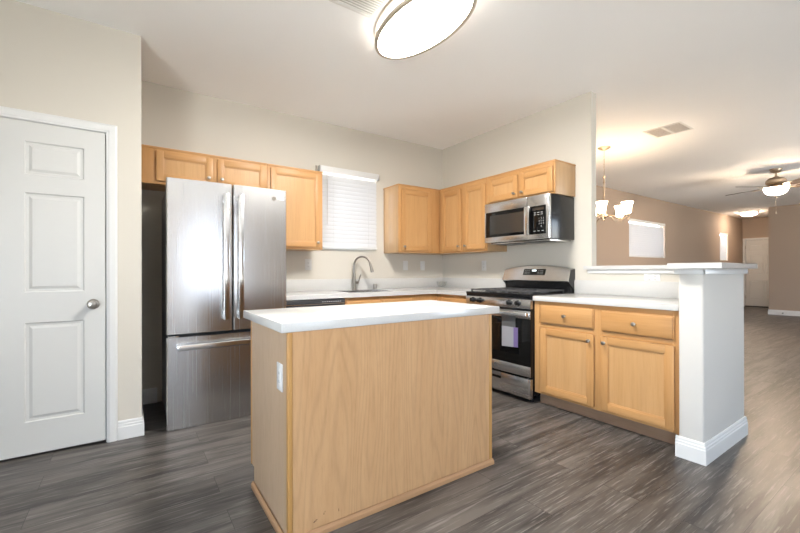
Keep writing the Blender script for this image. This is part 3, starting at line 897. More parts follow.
mb = MB(); mb.lathe([(0.0135, -0.012), (0.0145, 0.0), (0.0165, 0.05), (0.0185, 0.082), (0.017, 0.094), (0, 0.094)], e, dirn, 24); mb.build('spray_head', 'nickel', fc)
mb = MB(); hz = CZ1 + 0.085
mb.cyl((fxp, fyp, hz), (fxp + 0.048, fyp - 0.006, hz), 0.015); mb.tube([(fxp + 0.045, fyp - 0.006, hz), (fxp + 0.058, fyp - 0.008, hz + 0.02), (fxp + 0.066, fyp - 0.01, hz + 0.055), (fxp + 0.080, fyp - 0.012, hz + 0.088)], 0.006, 12, radii=[0.0085, 0.0075, 0.006, 0.0065]); mb.build('lever', 'nickel', fc)
mb = MB(); mb.lathe([(0.025, 0), (0.025, 0.004), (0.021, 0.008), (0.021, 0.058), (0.018, 0.065), (0, 0.066)], (-1.088, -0.065, CZ1 + 0.0005), (0, 0, 1), 24)
tag(mb.build('air_gap_cap', 'nickel'), 'small round nickel cap on the counter right of the faucet', 'air gap')
# small clear dish in the corner
mb = MB(); mb.lathe([(0.030, 0), (0.052, 0.012), (0.070, 0.075), (0.066, 0.075), (0.049, 0.014), (0, 0.006)], (-0.115, -0.115, CZ1 + 0.0005), (0, 0, 1), 8, caps=False)
tag(mb.build('glass_dish', 'clear', smooth=10), 'small clear faceted dish in the back corner of the counter', 'dish')

# ================================================================ RANGE
ry0, ry1 = -1.889, -1.123
rg = thing('gas_range', 'black and stainless freestanding gas range under the microwave', 'range', (-0.33, (ry0 + ry1) / 2, 0))
FR = Face('E', -0.640)
mb = MB(); mb.box(-0.625, -0.03, ry0 + 0.002, ry1 - 0.002, 0.055, 0.895, 0, 0.003)
for x in (-0.58, -0.08):
    for y in (ry0 + 0.05, ry1 - 0.05): mb.cyl((x, y, 0.0005), (x, y, 0.06), 0.018, seg=14)
mb.build('body', 'black', rg)
mb = MB(); mb.box(-0.662, -0.075, ry0, ry1, 0.896, 0.922, 0, 0.005)
mb.box(-0.61, -0.14, ry0 + 0.04, ry1 - 0.04, 0.9215, 0.9225); mb.build('cooktop', 'black', rg)
mb = MB(); FR.box(mb, ry0 + 0.001, ry1 - 0.001, -0.014, 0.022, 0.800, 0.880, 0, 0.004); pn = mb.build('control_panel', 'steel_y', rg)
mb = MB(); FR.box(mb, ry0 + 0.003, ry1 - 0.003, -0.014, 0.016, 0.880, 0.898); FR.box(mb, ry0 + 0.003, ry1 - 0.003, -0.014, 0.008, 0.783, 0.800); mb.build('panel_shadow_strip', 'black', rg)
for y in (-1.222, -1.315, -1.672, -1.764):
    mb = MB(); mb.lathe([(0.026, 0), (0.026, 0.004), (0.021, 0.008), (0.0195, 0.030), (0.016, 0.034), (0, 0.034)], FR.pt(y, 0.022, 0.845), FR.out(), 24)
    FR.box(mb, y - 0.0045, y + 0.0045, 0.05, 0.061, 0.826, 0.864, 0, 0.002)
    kb = mb.build('burner_knob', 'black', pn)
# oven door
mb = MB(); FR.box(mb, ry0 + 0.002, ry1 - 0.002, -0.013, 0.018, 0.222, 0.782, 0, 0.003); od = mb.build('oven_door', 'black', rg)
mb = MB(); FR.box(mb, ry0 + 0.003, ry1 - 0.003, 0.0175, 0.0215, 0.312, 0.712, 0, 0.001); mb.build('door_glass', 'blackglass', od)
mb = MB(); FR.box(mb, ry0 + 0.12, ry1 - 0.12, 0.0212, 0.0218, 0.40, 0.65); mb.build('oven_window', 'blackglass', od)
for za, zb in ((0.714, 0.781), (0.224, 0.311)):
    mb = MB(); FR.box(mb, ry0 + 0.002, ry1 - 0.002, 0.0175, 0.0225, za, zb, 0, 0.0015); mb.build('steel_band', 'steel_y', od)
mb = MB(); FR.box(mb, ry0 + 0.012, ry1 - 0.012, 0.052, 0.070, 0.735, 0.770, 0, 0.006, 3)
for y in (ry0 + 0.03, ry1 - 0.03): FR.box(mb, y - 0.016, y + 0.016, 0.02, 0.056, 0.738, 0.767, 0, 0.003)
mb.build('handle', 'bright', od)
mb = MB(); mb.lathe([(0.019, 0), (0.019, 0.003), (0.015, 0.003), (0.015, 0.002), (0, 0.002)], FR.pt((ry0 + ry1) / 2, 0.0222, 0.267), FR.out(), 28); mb.build('emblem', 'gray', od)
# manuals pouch hanging on the oven door
po = thing('document_pouch', 'gray document pouch with a white and purple sheet hanging on the oven door', 'pouch', (-0.672, -1.675, 0.45))
def sheet(name, y0, y1, z0, z1, x, th, mats, parent, stripe=None, skew=0.0):
    mb = MB(); n = 12; F_, Bk = [], []
    for k in range(n + 1):
        t = k / n; y = y0 + (y1 - y0) * t; xx = x - 0.004 * math.sin(math.pi * t)
        lo = z0 + skew * t
        F_.append((mb.bm.verts.new((xx, y, lo)), mb.bm.verts.new((xx, y, z1)))); Bk.append((mb.bm.verts.new((xx + th, y, lo)), mb.bm.verts.new((xx + th, y, z1))))
    fs = []
    for k in range(n):
        f = mb.bm.faces.new((F_[k][0], F_[k + 1][0], F_[k + 1][1], F_[k][1])); fs.append(f)
        if stripe and stripe[0] <= (k + 0.5) / n <= stripe[1]: f.material_index = 1
        fs.append(mb.bm.faces.new((Bk[k][0], Bk[k][1], Bk[k + 1][1], Bk[k + 1][0])))
        fs.append(mb.bm.faces.new((F_[k][1], F_[k + 1][1], Bk[k + 1][1], Bk[k][1]))); fs.append(mb.bm.faces.new((F_[k][0], Bk[k][0], Bk[k + 1][0], F_[k + 1][0])))
    for k in (0, n): fs.append(mb.bm.faces.new((F_[k][0], F_[k][1], Bk[k][1], Bk[k][0])))
    bmesh.ops.recalc_face_normals(mb.bm, faces=fs)
    return mb.build(name, mats, parent)
sheet('sleeve', -1.735, -1.585, 0.465, 0.733, -0.6665, 0.002, ['sleeve'], po)
sheet('printed_sheet', -1.765, -1.588, 0.462, 0.632, -0.6705, 0.0015, ['paper_dim', 'purple'], po, stripe=(0.0, 0.25), skew=-0.012)
# storage drawer with a slot pull
c = (ry0 + ry1) / 2
mb = MB()
FR.box(mb, ry0 + 0.003, c - 0.062, -0.013, 0.022, 0.040, 0.206, 0, 0.003); FR.box(mb, c + 0.062, ry1 - 0.003, -0.013, 0.022, 0.040, 0.206, 0, 0.003)
FR.box(mb, c - 0.0625, c + 0.0625, -0.013, 0.0216, 0.040, 0.148); FR.box(mb, c - 0.0625, c + 0.0625, -0.013, 0.0216, 0.172, 0.206)
dw_ = mb.build('drawer', 'steel_y', rg)
mb = MB(); FR.box(mb, c - 0.062, c + 0.062, -0.012, 0.003, 0.148, 0.172); mb.build('slot_pull', 'black', dw_)
mb = MB(); FR.box(mb, ry0 + 0.003, ry0 + 0.022, 0.0218, 0.0235, 0.042, 0.204, 0, 0.0006); mb.build('edge_trim', 'bright', dw_)
mb = MB()
for dy_, dz in ((-0.05, 0.0), (-0.075, -0.012), (-0.10, 0.0)):
    pts = [FR.pt(c + dy_ + 0.016 * math.cos(k * math.pi / 12), 0.0222, 0.095 + dz + 0.016 * math.sin(k * math.pi / 12)) for k in range(25)]
    mb.tube(pts, 0.0008, 6)
mb.build('ring_mark', 'bright', dw_)
# backguard: arched top, angled steel fascia on black riser
mb = MB(); mb.box(-0.075, -0.006, ry0 + 0.004, ry1 - 0.004, 0.896, 1.118, 0, 0.003); mb.build('riser', 'black', rg)
def arch(y):
    t = (y - c) / ((ry1 - ry0) / 2); return 1.186 - 0.038 * t * t
mb = MB(); n = 24
ysl = [ry0 - 0.002 + (ry1 - ry0 + 0.004) * k / n for k in range(n + 1)]
top = [mb.bm.verts.new((-0.055, y, arch(y))) for y in ysl]
topb = [mb.bm.verts.new((-0.010, y, arch(y) - 0.002)) for y in ysl]
mid = [mb.bm.verts.new((-0.078, y, arch(y) - 0.012)) for y in ysl]
bot = [mb.bm.verts.new((-0.120, y, 1.030)) for y in ysl]
botb = [mb.bm.verts.new((-0.112, y, 1.020)) for y in ysl]
back = [mb.bm.verts.new((-0.010, y, 1.020)) for y in ysl]
prof = [topb, top, mid, bot, botb, back]
fs = []
for p, q in zip(prof, prof[1:] + prof[:1]):
    for k in range(n): fs.append(mb.bm.faces.new((p[k], p[k + 1], q[k + 1], q[k])))
fs.append(mb.bm.faces.new([p[0] for p in prof])); fs.append(mb.bm.faces.new([p[-1] for p in reversed(prof)]))
bmesh.ops.recalc_face_normals(mb.bm, faces=fs)
bg = mb.build('backguard', 'steel_y', rg, smooth=20)
for y in (ry0 - 0.0035, ry1 + 0.0005):
    mb = MB(); mb.prism([(-0.108, 1.02), (-0.006, 0.93), (-0.006, 1.142), (-0.075, 1.136)], lambda u, v, w: (u, w, v), y, y + 0.003)
    mb.build('end_cap', 'plastic_dk', rg)
nrm = Vector((-(arch(c) - 0.012 - 1.030), 0, -0.042 * -1)).normalized()   # fascia normal, up and out
nrm = Vector((-1, 0, 0.27)).normalized()
up_ = Vector((0.27, 0, 1)).normalized()
def fas(y, z, d=0.0):
    t = (z - 1.030) / (arch(c) - 0.012 - 1.030)
    p = Vector((-0.120 + 0.042 * t, y, z)) + nrm * d
    return p
mb = MB()
q = [(c + 0.125, 1.083), (c - 0.125, 1.083), (c - 0.132, 1.142), (c + 0.120, 1.142)]
A = [mb.bm.verts.new(fas(y, z, 0.0003)) for y, z in q]; B = [mb.bm.verts.new(fas(y, z, 0.004)) for y, z in q]
fs = [mb.bm.faces.new(A), mb.bm.faces.new(B)] + [mb.bm.faces.new((A[k], A[(k + 1) % 4], B[(k + 1) % 4], B[k])) for k in range(4)]
bmesh.ops.recalc_face_normals(mb.bm, faces=fs)
mb.build('display', 'blackglass', bg)
def fmark(mb, y0, y1, z0, z1):
    v = [mb.bm.verts.new(fas(y, z, d)) for d in (0.0038, 0.0045) for y, z in ((y0, z0), (y1, z0), (y1, z1), (y0, z1))]
    fs = [mb.bm.faces.new(v[:4]), mb.bm.faces.new(v[4:])] + [mb.bm.faces.new((v[k], v[(k + 1) % 4], v[4 + (k + 1) % 4], v[4 + k])) for k in range(4)]
    bmesh.ops.recalc_face_normals(mb.bm, faces=fs)
mb = MB(); fmark(mb, c - 0.028, c + 0.022, 1.120, 1.134); mb.build('clock_window', 'clock', bg)
for yy, zz in [(sy * y, z) for sy in (-1, 1) for z in (1.093, 1.109, 1.125) for y in (0.055, 0.080, 0.100)]:
    mb = MB(); fmark(mb, c + yy - 0.006, c + yy + 0.006, zz - 0.002, zz + 0.002); mb.build('button', 'print', bg)
# burners and grates
for bx, by, r in ((-0.49, -1.30, 0.045), (-0.49, -1.71, 0.052), (-0.24, -1.30, 0.038), (-0.24, -1.71, 0.045), (-0.365, c, 0.05)):
    mb = MB(); mb.lathe([(r + 0.012, 0), (r + 0.012, 0.006), (r, 0.008), (r, 0.014), (r * 0.75, 0.016), (r * 0.75, 0.021), (0, 0.023)], (bx, by, 0.9225), (0, 0, 1), 28); mb.build('burner', 'iron', rg)
def grate(y0, y1, ys):
    mb = MB(); z0, z1 = 0.937, 0.949; w = 0.0065
    x0, x1 = -0.620, -0.125
    for x in (x0, (x0 + x1) / 2, x1): mb.box(x - w, x + w, y0, y1, z0, z1, 0, 0.003)
    for y in (y0 + w, y1 - w, *ys): mb.box(x0, x1, y - w, y + w, z0, z1, 0, 0.003)
    for bx in (-0.49, -0.24):
        mb.box(bx - 0.09, bx - 0.02, (y0 + y1) / 2 - 0.005, (y0 + y1) / 2 + 0.005, z0 + 0.003, z1 + 0.004, 0, 0.002)
        mb.box(bx + 0.02, bx + 0.09, (y0 + y1) / 2 - 0.005, (y0 + y1) / 2 + 0.005, z0 + 0.003, z1 + 0.004, 0, 0.002)
    for x in (x0, x1):
        for y in (y0 + w, y1 - w): mb.box(x - w, x + w, y - w, y + w, 0.9226, z0 + 0.002, 0, 0.002)
    return mb.build('grate', 'iron', rg)
grate(ry1 - 0.285, ry1 - 0.035, [ry1 - 0.16]); grate(c - 0.094, c + 0.094, [c]); grate(ry0 + 0.035, ry0 + 0.285, [ry0 + 0.16])

# ================================================================ ISLAND
ix0, ix1, iy0, iy1 = -2.897, -1.686, -2.390, -1.795
isl = thing('kitchen_island', 'oak veneer kitchen island cabinet under a white top', 'island', ((ix0 + ix1) / 2, (iy0 + iy1) / 2, 0))
FI = Face('S', iy1)
mb = MB(); mb.box(ix0 + 0.012, ix1 - 0.012, iy0 + 0.012, iy1 - 0.0185, 0.102, CZ0 - 0.001); mb.box(ix0 + 0.012, ix1 - 0.012, iy0 + 0.012, iy1 - 0.052, 0.001, 0.102); mb.build('body', 'side', isl)
mb = MB(); mb.box(ix0 + 0.020, ix1 - 0.020, iy0 + 0.003, iy0 + 0.0115, 0.0, CZ0 - 0.001)
# scuffs on the front veneer, a little wear with its own shape
fp = mb.build('front_panel', 'isl', isl); fp['label'] = 'flat oak veneer panel with arched grain'
for x in (ix0 + 0.003, ix1 - 0.0115):
    mb = MB()
    mb.box(x, x + 0.0085, iy0 + 0.018, iy1, 0.102, CZ0 - 0.001); mb.box(x, x + 0.0085, iy0 + 0.018, iy1 - 0.052, 0.0, 0.102)
    mb.build('side_panel', 'isl_side_washed', isl)
for x in (ix0, ix1 - 0.022):
    mb = MB(); mb.box(x, x + 0.022, iy0, iy0 + 0.022, 0.0, CZ0 - 0.001, 0, 0.003, 3); mb.build('corner_strip', 'edge', isl)
mb = MB(); mb.box(ix0 - 0.0005, ix0 + 0.012, iy1 - 0.012, iy1 + 0.0005, 0.102, CZ0 - 0.001, 0, 0.002); mb.build('corner_strip', 'edge', isl)
mb = MB()
mb.prism([(iy0 - 0.0005, 0), (iy0 - 0.013, 0), (iy0 - 0.013, 0.018), (iy0 - 0.004, 0.030), (iy0 - 0.0005, 0.030)], lambda u, v, w: (w, u, v), ix0 - 0.013, ix1 + 0.002)
mb.prism([(ix0 - 0.0005, 0), (ix0 - 0.013, 0), (ix0 - 0.013, 0.018), (ix0 - 0.004, 0.030), (ix0 - 0.0005, 0.030)], lambda u, v, w: (u, w, v), iy0 - 0.012, iy1 - 0.052, 1)
mb.build('shoe_moulding', ['shoe_x', 'shoe_y'], isl)
# scuff marks
ms = bpy.data.materials['black_enamel']
M['scuff'] = mat('dark_scuff', (0.16, 0.085, 0.045), 0.7)
for x, z, w, h in ((-2.778, 0.060, 0.010, 0.003), (-2.772, 0.064, 0.008, 0.003), (-2.783, 0.056, 0.006, 0.003), (-2.738, 0.078, 0.003, 0.008), (-2.733, 0.085, 0.002, 0.006), (-2.668, 0.070, 0.0025, 0.012)):
    mb = MB(); mb.box(x - w / 2, x + w / 2, iy0 + 0.0022, iy0 + 0.0031, z - h / 2, z + h / 2)
    mb.build('scuff_mark', 'scuff', fp)
mi_ = (ix0 + ix1) / 2
face_frame(isl, FI, ix0 + 0.012, ix1 - 0.012, 0.102, CZ0 - 0.0015, [(ix0 + 0.012, ix0 + 0.05), (mi_ - 0.03, mi_ + 0.03), (ix1 - 0.05, ix1 - 0.012)], [(ix0 + 0.03, ix1 - 0.03, 0.102, 0.135), (ix0 + 0.03, ix1 - 0.03, 0.650, 0.685), (ix0 + 0.03, ix1 - 0.03, 0.835, CZ0 - 0.0015)])
for a, b in ((ix0 + 0.035, mi_ - 0.015), (mi_ + 0.015, ix1 - 0.035)):
    cab_drawer(isl, FI, a, b, 0.695, 0.838)
    cab_door(isl, FI, a, b, 0.124, 0.652, (b - 0.03 if a < mi_ - 0.1 else a + 0.03, 0.606))
mb = MB(); mb.box(-2.924, -1.626, -2.396, -1.745, CZ0, CZ1, 0, 0.003)
tag(mb.build('island_countertop', 'quartz'), 'rectangular white quartz top resting on the kitchen island', 'countertop')

# ================================================================ OUTLETS AND SWITCHES
def plate(name, label, F, u, z, kind, w=0.072, h=0.117, cat='outlet', group=None):
    t = thing(name, label, cat, F.pt(u, 0, z - h / 2), group)
    mb = MB(); F.box(mb, u - w / 2, u + w / 2, 0.0004, 0.006, z - h / 2, z + h / 2, 0, 0.0025); mb.build('cover_plate', 'white_pl', t)
    n = max(1, round(w / 0.062)) if w > 0.1 else 1
    for i in range(n):
        uu = u + (i - (n - 1) / 2) * 0.046
        if kind == 'outlet':
            mb = MB(); hh = min(0.034, h / 2 - 0.006); F.box(mb, uu - 0.0165, uu + 0.0165, 0.005, 0.0075, z - hh, z + hh, 0, 0.001); r = mb.build('receptacle', 'white_pl', t)
            for zz in (z - hh * 0.53, z + hh * 0.53):
                mb = MB()
                for s in (-0.006, 0.006): F.box(mb, uu + s - 0.001, uu + s + 0.001, 0.0072, 0.0078, zz - 0.004, zz + 0.005)
                F.box(mb, uu - 0.006, uu + 0.006, 0.0072, 0.0077, zz - 0.0055, zz - 0.004)
                mb.build('socket_slot', 'slot', r)
        else:
            mb = MB(); F.box(mb, uu - 0.0165, uu + 0.0165, 0.005, 0.0085, z - 0.033, z + 0.033, 0, 0.002); mb.build('rocker', 'white_pl', t)
    return t
FB0 = Face('N', 0.0); FE0 = Face('E', 0.0)
plate('electrical_outlet', 'white outlet on the back wall between the refrigerator and the faucet', FB0, -1.876, 1.196, 'outlet')
plate('light_switch', 'white switch plate on the back wall, first one right of the faucet', FB0, -0.610, 1.195, 'switch', cat='switch')
plate('light_switch', 'white switch plate on the back wall closest to the room corner', FB0, -0.340, 1.193, 'switch', cat='switch')
plate('electrical_outlet', 'white outlet on the right wall between the corner and the range', FE0, -0.746, 1.188, 'outlet')
plate('electrical_outlet', 'wide white double outlet on the half wall below the bar top', FE0, -2.545, 1.0695, 'outlet', w=0.118, h=0.060)
plate('electrical_outlet', 'white outlet on the end panel of the kitchen island', Face('E', ix0 + 0.003), -2.290, 0.672, 'outlet')
mb = MB(); mb.lathe([(0.012, 0), (0.012, 0.004), (0.006, 0.006), (0.006, 0.06), (0.011, 0.062), (0.010, 0.075), (0, 0.076)], (10.005, -1.38, 0.055), (-1, 0, 0), 12)
tag(mb.build('door_stop', 'plastic_dk'), 'tiny dark door stop on the baseboard of the taupe hallway wall', 'door stop')

# ================================================================ BLINDS
def blinds(label, x0, x1, z0, z1, yv, val_h=0.068, pitch=0.045, group=None, full=True, vx=None):
    t = thing('window_blind', label, 'blind', ((x0 + x1) / 2, yv, z0), group)
    a, b = vx or (x0 - 0.02, x1 + 0.02)
    mb = MB(); mb.box(a, b, yv - 0.035, yv - 0.027, z1, z1 + val_h, 0, 0.002)
    for x in (a, b - 0.008): mb.box(x, x + 0.008, yv - 0.035, -0.001, z1, z1 + val_h, 0, 0.002)
    mb.build('valance', 'white_pl', t)
    mb = MB(); mb.box(x0 + 0.005, x1 - 0.005, yv - 0.022, yv + 0.022, z1 + 0.006, z1 + 0.05, 0, 0.002); mb.build('headrail', 'white_pl', t)
    mb = MB(); n = int((z1 - z0 - 0.03) / pitch); tl = math.radians(73)
    for k in range(n):
        zc_ = z0 + 0.045 + k * pitch
        dy_, dz_ = 0.0275 * math.cos(tl), 0.0275 * math.sin(tl)
        p = [(yv - dy_, zc_ - dz_), (yv - dy_ * 0.02 - 0.002, zc_ + 0.003), (yv + dy_, zc_ + dz_)]
        q = [(yy + 0.0022, zz - 0.0016) for yy, zz in p]
        mb.prism(p + list(reversed(q)), lambda u, v, w: (w, u, v), x0, x1)
    mb.build('slats', 'slat', t, smooth=40)
    mb = MB(); mb.box(x0, x1, yv - 0.022, yv + 0.022, z0 - 0.004, z0 + 0.016, 0, 0.003); mb.build('bottom_rail', 'white_pl', t)
    mb = MB()
    for x in (x0 + 0.12, x1 - 0.12): mb.cyl((x, yv - 0.026, z0 + 0.01), (x, yv - 0.026, z1 + 0.01), 0.0012, seg=6)
    mb.build('ladder_cord', 'white_pl', t)
    mb = MB(); mb.cyl((x0 + 0.05, yv - 0.033, z0 + 0.25), (x0 + 0.05, yv - 0.033, z1 + 0.01), 0.004, seg=8); mb.build('tilt_wand', 'white_pl', t)
    return t
blinds('white slatted blind with valance on the window above the sink', -1.728, -1.048, 1.382, 2.192, -0.028, vx=(-1.765, -1.026))
blinds('white slatted blind on the wide dining window by the chandelier', 5.12, 6.80, 1.425, 2.16, 0.03, val_h=0.055)
blinds('white slatted blind on the narrow window near the entry door', 10.43, 11.04, 1.425, 2.16, 0.03, val_h=0.055)
mb = MB(); mb.box(-1.796, -1.782, -0.020, -0.001, 2.200, 2.262, 0, 0.002); mb.cyl((-1.789, -0.021, 2.24), (-1.789, -0.028, 2.24), 0.004, seg=10)
tag(mb.build('blind_bracket', 'nickel'), 'small gray metal bracket beside the top of the sink window blind', 'bracket')

# ================================================================ CEILING FITTINGS
lx, ly = -1.925, -2.03
kl = thing('ceiling_light', 'large oval ceiling light with champagne rims over the island', 'ceiling light', (lx, ly, H))
A_, B_ = 0.211, 0.420
def ellipse_ring(name, z0, z1, ro, ri, m, parent, seg=72):
    mb = MB(); R4 = []
    for (r, z) in ((ro, z0), (ro, z1), (ri, z1), (ri, z0)):
        R4.append([mb.bm.verts.new((lx + (A_ + r) * math.cos(2 * math.pi * k / seg), ly + (B_ + r) * math.sin(2 * math.pi * k / seg), z)) for k in range(seg)])
    fs = []
    for p, q in zip(R4, R4[1:] + R4[:1]):
        for k in range(seg):
            l = (k + 1) % seg; fs.append(mb.bm.faces.new((p[k], p[l], q[l], q[k])))
    bmesh.ops.recalc_face_normals(mb.bm, faces=fs)
    return mb.build(name, m, parent)
ellipse_ring('rim', H - 0.020, H - 0.0005, 0.009, -0.006, 'rimtan', kl)
ellipse_ring('rim', H - 0.094, H - 0.074, 0.010, -0.014, 'rimtan', kl)
mb = MB(); mb.lathe([(0.985, 0.0), (0.985, 0.076)], (lx, ly, H - 0.001), (0, 0, -1), 64, sx=A_ - 0.006, sy=B_ - 0.006)
# the lathe axis points down: u = x, w = -y
mb.build('drum', 'kitchen_side', kl)
mb = MB(); mb.lathe([(0.995, 0.086), (0.90, 0.0872), (0.6, 0.0885), (0, 0.089)], (lx, ly, H - 0.001), (0, 0, -1), 64, sx=A_ - 0.016, sy=B_ - 0.016)
mb.build('diffuser', 'kitchen_glow', kl)
for k in range(4):
    a = math.pi / 4 + k * math.pi / 2
    mb = MB(); x, y = lx + (A_ - 0.003) * math.cos(a), ly + (B_ - 0.003) * math.sin(a)
    mb.cyl((x, y, H - 0.072), (x, y, H - 0.02), 0.003, seg=8); mb.build('rim_post', 'rimtan', kl)

def ceiling_vent(label, x0, x1, y0, y1, along, banks=1, back='vent_dark'):
    t = thing('ceiling_vent', label, 'vent', ((x0 + x1) / 2, (y0 + y1) / 2, H))
    mb = MB(); b = 0.022; z0, z1 = H - 0.007, H - 0.0005
    for q in ((x0, x0 + b, y0, y1), (x1 - b, x1, y0, y1), (x0 + b, x1 - b, y0, y0 + b), (x0 + b, x1 - b, y1 - b, y1)): mb.box(*q, z0, z1, 0, 0.002)
    mb.build('frame', 'vent', t)
    mb = MB(); mb.box(x0 + b, x1 - b, y0 + b, y1 - b, H - 0.002, H - 0.0006); mb.build('backing', back, t)
    mb = MB()
    if along == 'x2':
        ym = (y0 + y1) / 2
        mb.box(x0 + b, x1 - b, ym - 0.014, ym + 0.014, H - 0.008, H - 0.003)
        n = int((x1 - x0 - 2 * b) / 0.03)
        for k in range(n):
            x = x0 + b + (k + 0.5) * (x1 - x0 - 2 * b) / n; mb.box(x - 0.005, x + 0.005, y0 + b, y1 - b, H - 0.0065, H - 0.0035)
    elif along == 'x':
        n = int((y1 - y0 - 2 * b) / 0.021)
        for k in range(n):
            y = y0 + b + (k + 0.5) * (y1 - y0 - 2 * b) / n; mb.box(x0 + b, x1 - b, y - 0.0045, y + 0.0045, H - 0.0065, H - 0.0035)
        if banks == 2: mb.box((x0 + x1) / 2 - 0.012, (x0 + x1) / 2 + 0.012, y0 + b, y1 - b, H - 0.008, H - 0.003)
    else:
        n = int((x1 - x0 - 2 * b) / 0.021)
        for k in range(n):
            x = x0 + b + (k + 0.5) * (x1 - x0 - 2 * b) / n; mb.box(x - 0.006, x + 0.006, y0 + b, y1 - b, H - 0.0065, H - 0.0035)
        if banks == 2: mb.box(x0 + b, x1 - b, (y0 + y1) / 2 - 0.014, (y0 + y1) / 2 + 0.014, H - 0.008, H - 0.003)
    mb.build('slats', 'vent', t)
    return t
ceiling_vent('white ceiling vent beside the oval kitchen light', -2.45, -2.15, -2.06, -1.805, 'x', back='vent_gap')
ceiling_vent('white two bank ceiling vent between the chandelier and the fan', 1.49, 1.86, -2.21, -1.83, 'x2')

# chandelier
cx_, cy_ = 1.703, -1.269
ch = thing('chandelier', 'five arm chandelier with frosted glass shades hanging past the wall end', 'chandelier', (cx_, cy_, 1.78))
mb = MB(); mb.lathe([(0.075, 0), (0.078, -0.006), (0.060, -0.020), (0.02, -0.034), (0.008, -0.045), (0, -0.045)], (cx_, cy_, H - 0.0005), (0, 0, 1), 32); mb.build('canopy', 'brass', ch)
mb = MB(); z = H - 0.044; k = 0
while z > 2.375:
    pts = []
    for i in range(13):
        a = 2 * math.pi * i / 12; u, v = 0.006 * math.cos(a), 0.014 * math.sin(a)
        pts.append((cx_ + (u if k % 2 == 0 else 0), cy_ + (0 if k % 2 == 0 else u), z - 0.012 + v))
    mb.tube(pts, 0.0016, 6); z -= 0.0225; k += 1
mb.build('chain', 'brass', ch)
mb = MB(); mb.lathe([(0.004, 0.60), (0.012, 0.592), (0.020, 0.580), (0.012, 0.565), (0.009, 0.55), (0.010, 0.53), (0.014, 0.51), (0.0095, 0.49), (0.012, 0.30), (0.017, 0.22), (0.024, 0.19), (0.015, 0.165), (0.018, 0.12), (0.034, 0.085), (0.036, 0.06), (0.022, 0.04), (0.010, 0.028), (0.014, 0.016), (0.008, 0.004), (0, 0)], (cx_, cy_, 1.775), (0, 0, 1), 24); mb.build('column', 'brass', ch)
vd = math.atan2(FW.y, FW.x)
for i in range(5):
    a = math.radians(58) + i * 2 * math.pi / 5
    ca, sa = math.cos(a), math.sin(a)
    P = lambda r, z: (cx_ + ca * r, cy_ + sa * r, z)
    mb = MB(); mb.tube([P(0.03, 1.835), P(0.07, 1.850), P(0.12, 1.838), P(0.17, 1.800), P(0.215, 1.782), P(0.258, 1.790), P(0.280, 1.815), P(0.280, 1.828)], 0.0075, 10)
    mb.tube([P(0.28, 1.815), P(0.305, 1.803), P(0.310, 1.785), P(0.295, 1.777), P(0.284, 1.786)], 0.0045, 8)
    mb.lathe([(0.006, 0), (0.024, 0.010), (0.027, 0.018), (0.018, 0.030), (0.018, 0.045)], P(0.280, 1.820), (0, 0, 1), 20)
    arm = mb.build('arm', 'brass', ch)
    mb = MB(); mb.lathe([(0.028, 0), (0.042, 0.012), (0.046, 0.05), (0.052, 0.10), (0.068, 0.145), (0.065, 0.145), (0.048, 0.10), (0.042, 0.05), (0.036, 0.015), (0.018, 0.006)], P(0.280, 1.846), (0, 0, 1), 28, caps=False)
    mb.build('glass_shade', 'shade_glow', arm)

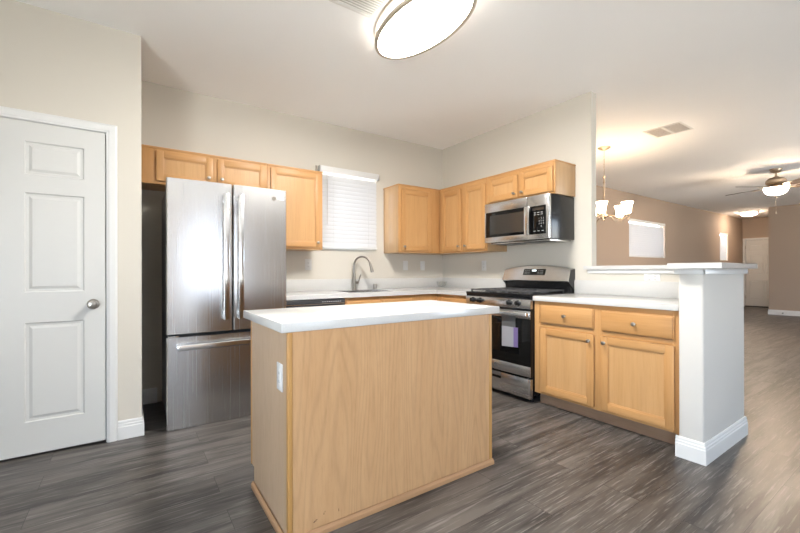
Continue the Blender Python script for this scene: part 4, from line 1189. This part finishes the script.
# ceiling fan
fxc, fyc = 5.07, -2.25
fn = thing('ceiling_fan', 'five blade ceiling fan with a lit glass bowl in the living room', 'ceiling fan', (fxc, fyc, 2.30))
mb = MB(); mb.lathe([(0.078, 0), (0.078, -0.012), (0.060, -0.045), (0.030, -0.062), (0, -0.062)], (fxc, fyc, H - 0.0005), (0, 0, 1), 28); mb.build('canopy', 'brass', fn)
mb = MB(); mb.cyl((fxc, fyc, 2.57), (fxc, fyc, H - 0.05), 0.0135); mb.build('downrod', 'brass', fn)
mb = MB(); mb.lathe([(0.03, 0.17), (0.04, 0.155), (0.09, 0.145), (0.125, 0.11), (0.128, 0.07), (0.10, 0.035), (0.07, 0.02), (0.08, 0.0), (0, 0)], (fxc, fyc, 2.455), (0, 0, 1), 36); mb.build('motor_housing', 'brass', fn)
left = math.atan2(-RT.y, -RT.x)
for i in range(5):
    a = left + math.radians(6) + i * 2 * math.pi / 5
    ca, sa = math.cos(a), math.sin(a)
    def Q(r, s, z): return (fxc + ca * r - sa * s, fyc + sa * r + ca * s, z)
    mb = MB(); tl = -math.tan(math.radians(11))
    out = [(0.23, -0.055), (0.30, -0.066), (0.50, -0.073), (0.63, -0.070), (0.67, -0.045), (0.67, 0.045), (0.63, 0.070), (0.50, 0.073), (0.30, 0.066), (0.23, 0.055)]
    mb.prism(out, lambda u, v, w: Q(u, v, 2.452 + v * tl + w - (u - 0.2) * 0.02), 0, 0.007)
    bl = mb.build('blade', 'blade', fn)
    mb = MB(); mb.prism([(0.12, -0.02), (0.20, -0.016), (0.27, -0.04), (0.31, 0.0), (0.27, 0.04), (0.20, 0.016), (0.12, 0.02)], lambda u, v, w: Q(u, v, 2.446 + v * tl + w - (u - 0.2) * 0.02), -0.006, 0.0)
    mb.build('blade_bracket', 'brass', bl)
mb = MB(); mb.lathe([(0.150, 0.018), (0.158, 0.010), (0.150, 0.0), (0.05, 0.0)], (fxc, fyc, 2.440), (0, 0, 1), 36); mb.build('bowl_rim', 'brass', fn)
mb = MB(); mb.lathe([(0.146, 0), (0.143, -0.03), (0.122, -0.068), (0.08, -0.096), (0.03, -0.106), (0, -0.106)], (fxc, fyc, 2.4395), (0, 0, 1), 36); mb.build('glass_bowl', 'fan_glow', fn)
mb = MB(); mb.lathe([(0.012, 0), (0.016, -0.01), (0.006, -0.02), (0, -0.022)], (fxc, fyc, 2.3332), (0, 0, 1), 16); mb.build('finial', 'brass', fn)
mb = MB(); mb.cyl((fxc, fyc, 2.06), (fxc, fyc, 2.315), 0.0022, seg=8); mb.lathe([(0.003, 0.05), (0.007, 0.04), (0.006, 0.01), (0, 0)], (fxc, fyc, 2.02), (0, 0, 1), 12); mb.build('pull_chain', 'brass', fn)

# hallway flush light
hl = thing('ceiling_light', 'round flush ceiling light near the entry door', 'ceiling light', (10.75, -0.55, H))
mb = MB(); mb.lathe([(0.20, 0), (0.20, -0.02), (0.185, -0.028), (0, -0.028)], (10.75, -0.55, H - 0.0005), (0, 0, 1), 36); mb.build('rim', 'brass', hl)
mb = MB(); mb.lathe([(0.18, 0), (0.172, -0.03), (0.13, -0.06), (0.06, -0.075), (0, -0.078)], (10.75, -0.55, H - 0.029), (0, 0, 1), 36); mb.build('diffuser', 'hall_glow', hl)

bpy.context.view_layer.update()
